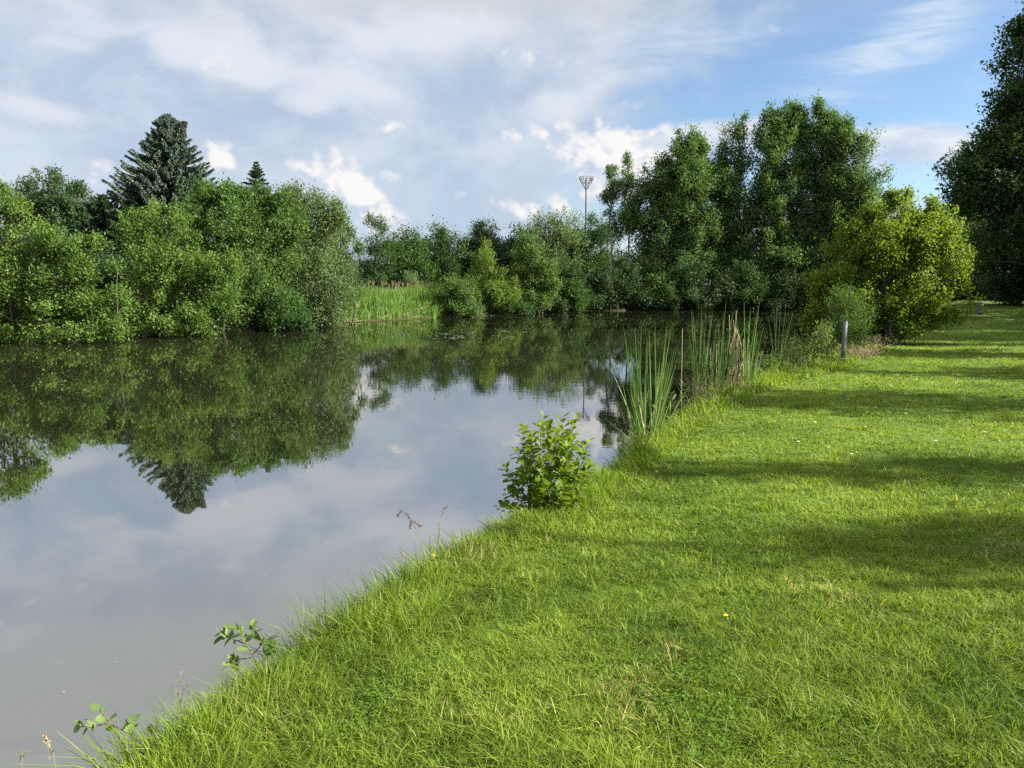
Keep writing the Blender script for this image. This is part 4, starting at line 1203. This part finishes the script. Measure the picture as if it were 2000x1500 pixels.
# ------------------------------------------------------------------ sky, sun, camera
W = bpy.data.worlds.new('World'); S.world = W; W.use_nodes = True
nt = W.node_tree; g = G(nt)
bg = nt.nodes['Background']; SKY = .044
bg.inputs[1].default_value = SKY
sky = nt.nodes.new('ShaderNodeTexSky'); sky.sky_type = 'NISHITA'; sky.sun_disc = False
sky.sun_elevation = SUN_EL; sky.sun_rotation = SUN_AZ; sky.air_density = 1.0; sky.dust_density = .15; sky.ozone_density = 3.0
dirn = g.vm('NORMALIZE', g.coord('Generated'))
sp = nt.nodes.new('ShaderNodeSeparateXYZ'); nt.links.new(dirn, sp.inputs[0])
az = g.m('ARCTAN2', sp.outputs[0], sp.outputs[1]); el = g.m('ARCSINE', sp.outputs[2])
cb = nt.nodes.new('ShaderNodeCombineXYZ'); nt.links.new(az, cb.inputs[0]); nt.links.new(el, cb.inputs[1])
Q = cb.outputs[0]                        # direction as (azimuth, elevation)
K = 1.0 / (SKY * EXPF)                   # cloud colours below are given as they look


def C(*c): return tuple(v * K for v in c)


# pale veil of high cloud on the left and overhead
def add3(v, o): return g.vm('ADD', v, o)


wv = g.noise(g.scale(Q, (3.2, 6.5, 1)), 1.6, 5, .55, .4)
wv2 = g.noise(g.scale(add3(Q, (7.3, 2.2, 0)), (1, 1.7, 1)), 5.0, 6, .60, .35)
wv3 = g.noise(g.scale(add3(Q, (3.1, 9.2, 0)), (1, 1.8, 1)), 8.5, 6, .55, .25)
edge = g.m('SUBTRACT', g.m('ADD', g.m('MULTIPLY', el, .62), math.radians(3.0)), az)
edge = g.m('ADD', edge, g.m('ADD', g.m('MULTIPLY', g.m('SUBTRACT', wv, .5), .22), g.m('MULTIPLY', g.m('SUBTRACT', wv2, .5), .24)))
veil = g.step(edge, -.05, .11)
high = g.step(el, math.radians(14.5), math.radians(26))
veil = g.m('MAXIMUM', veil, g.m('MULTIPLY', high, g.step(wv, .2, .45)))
veil = g.m('MULTIPLY', veil, .96)
vc = g.mix(g.step(wv2, .36, .64), C(.47, .58, .74), C(.70, .77, .86))
lowsky = g.step(el, math.radians(13), math.radians(3))
vc = g.mix(g.m('MULTIPLY', lowsky, .65), vc, C(.54, .66, .79))
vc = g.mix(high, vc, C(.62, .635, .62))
clear = g.mix(g.step(el, math.radians(7), math.radians(-1)), sky.outputs[0], C(.66, .77, .90))
col = g.mix(veil, clear, vc)
# cirrus streaks on the right
cq = nt.nodes.new('ShaderNodeMapping'); nt.links.new(Q, cq.inputs[0]); cq.inputs['Rotation'].default_value = (0, 0, math.radians(-27)); cq.inputs['Scale'].default_value = (1.6, 13, 1)
cn = g.noise(cq.outputs[0], 3.0, 7, .64, .7)


def blob(px, py, rx, ry, w=1.0, vec=Q):
    a, e = azel(px, py)
    a2, _ = azel(px + rx, py); _, e2 = azel(px, py - ry)
    v = g.vm('MULTIPLY', g.vm('SUBTRACT', vec, (a, e, 0)), (1 / abs(a2 - a), 1 / abs(e2 - e), 0))
    q = g.vm('DOT_PRODUCT', v, v, 1)
    return g.m('MULTIPLY', g.m('EXPONENT', g.m('MULTIPLY', q, -1)), w)


def total(bs):
    s = bs[0]
    for b_ in bs[1:]: s = g.m('ADD', s, b_)
    return s


ci = total([blob(1830, 40, 110, 46), blob(1740, 105, 130, 36, .85), blob(1620, 170, 170, 50, .45), blob(1480, 60, 160, 70, .30), blob(1250, 90, 160, 90, .5)])
ci = g.m('MULTIPLY', g.step(g.m('MULTIPLY', g.m('SUBTRACT', cn, .22), g.m('ADD', ci, .05)), .05, .42), .85)
col = g.mix(ci, col, C(.74, .85, .97))
# low bright bank behind the trees on the right
lo = total([blob(1290, 285, 190, 42, 1.1), blob(1450, 262, 120, 30, .75), blob(1780, 270, 130, 36, 1.05), blob(1830, 300, 100, 34, .6), blob(1150, 340, 130, 80, .7), blob(1600, 330, 200, 70, .8)])
ln = g.noise(g.scale(Q, (1, 2.6, 1)), 9, 6, .60, .3)
lom = g.m('MULTIPLY', g.step(g.m('ADD', lo, g.m('MULTIPLY', g.m('SUBTRACT', ln, .5), 1.6)), .30, 1.1), .92)
col = g.mix(lom, col, g.mix(g.step(ln, .35, .65), C(.56, .66, .82), C(.88, .91, .96)))
# soft white patches inside the grey veil
sp = total([blob(430, 125, 130, 34, .8), blob(500, 150, 60, 26, .5), blob(650, 150, 110, 34, .8), blob(760, 185, 80, 26, .7), blob(150, 95, 70, 34, .6), blob(70, 215, 100, 30, .7), blob(210, 235, 90, 26, .5), blob(300, 65, 200, 40, .5), blob(820, 60, 260, 50, .45), blob(1080, 220, 130, 40, .5), blob(600, 205, 90, 24, .5)])
spm = g.step(g.m('ADD', g.m('MULTIPLY', sp, .58), g.m('MULTIPLY', g.m('SUBTRACT', wv3, .5), 1.3)), .08, .50)
col = g.mix(g.m('MULTIPLY', spm, .82), col, C(.80, .84, .91))
# heaped clouds
cu = total([blob(655, 325, 100, 36, .85), blob(712, 385, 70, 56, .70), blob(750, 435, 100, 46, .62), blob(1090, 268, 130, 30, .62), blob(1190, 290, 110, 56, .85), blob(1180, 375, 130, 64, .85), blob(1300, 310, 120, 56, .7),
            blob(446, 296, 56, 34, .66), blob(430, 332, 50, 22, .55), blob(765, 248, 50, 20, .6), blob(1060, 112, 54, 24, .56), blob(160, 92, 44, 20, .42), blob(65, 215, 46, 20, .42), blob(430, 135, 70, 28, .48),
            blob(932, 385, 60, 18, .6), blob(862, 360, 34, 24, .5), blob(185, 350, 90, 36, .6), blob(1020, 412, 100, 22, .6), blob(570, 385, 60, 20, .45)])


def heap(v):
    """billowing density: folded noise makes the rounded heads"""
    v = g.scale(v, (1, 1.2, 1))
    n1 = g.noise(v, 11, 6, .54, .3)
    n2 = g.noise(v, 24, 1.5, .5, .2)
    n3 = g.noise(v, 60, 1, .5)
    b_ = g.m('ADD', g.m('MULTIPLY', g.m('ABSOLUTE', g.m('SUBTRACT', n2, .5)), 1.1), g.m('MULTIPLY', g.m('ABSOLUTE', g.m('SUBTRACT', n3, .5)), .28))
    return g.m('ADD', g.m('MULTIPLY', g.m('SUBTRACT', n1, .5), 1.25), g.m('SUBTRACT', b_, .16))


f1 = heap(Q); f2 = heap(add3(Q, (.009, .013, 0)))
dens = g.m('ADD', cu, g.m('MULTIPLY', f1, 1.45))
cm = g.step(dens, .20, .80)
rel = g.m('MULTIPLY', g.m('SUBTRACT', f1, f2), 3.0)
lit = g.m('ADD', g.m('ADD', .40, rel), g.m('MULTIPLY', g.m('SUBTRACT', dens, .55), .7), clamp=True)
cc = g.mix(lit, C(.56, .64, .80), C(.98, .96, .95))
col = g.mix(g.m('MULTIPLY', cm, g.m('ADD', .40, g.m('MULTIPLY', g.step(lit, .1, .7), .55))), col, cc)
# unseen clouds round the rest of the sky, brightened as added fill light
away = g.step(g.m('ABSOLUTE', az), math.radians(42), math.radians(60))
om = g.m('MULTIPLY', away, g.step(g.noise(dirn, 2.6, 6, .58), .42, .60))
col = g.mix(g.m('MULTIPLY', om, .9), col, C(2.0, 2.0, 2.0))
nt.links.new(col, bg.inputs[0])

sun = bpy.data.lights.new('sun', 'SUN'); sun.energy = 4.9; sun.angle = math.radians(.53); sun.color = (1.0, .91, .76)
so = bpy.data.objects.new('sun', sun); COL.objects.link(so)
sd = Vector((math.sin(SUN_AZ) * math.cos(SUN_EL), math.cos(SUN_AZ) * math.cos(SUN_EL), math.sin(SUN_EL)))
so.rotation_euler = (-sd).to_track_quat('-Z', 'Y').to_euler()
so.location = (30, 0, 30)

cam = bpy.data.cameras.new('camera'); cam.sensor_width = 36; cam.lens = 36 * FPX / 2000
cam.clip_start = .05; cam.clip_end = 4000
co = bpy.data.objects.new('camera', cam); COL.objects.link(co)
co.location = (0, 0, EYE); co.rotation_euler = (PI / 2 - PITCH, 0, 0)
S.camera = co

S.view_settings.view_transform = 'Standard'; S.view_settings.look = 'None'; S.view_settings.gamma = 1
S.view_settings.exposure = EXPOSURE
cy = S.cycles
cy.max_bounces = 6; cy.diffuse_bounces = 3; cy.glossy_bounces = 3; cy.transmission_bounces = 3; cy.transparent_max_bounces = 4
cy.caustics_reflective = False; cy.caustics_refractive = False
cy.use_adaptive_sampling = True; cy.adaptive_threshold = .02
cy.use_denoising = False
cy.sample_clamp_indirect = 6
S.render.use_persistent_data = False
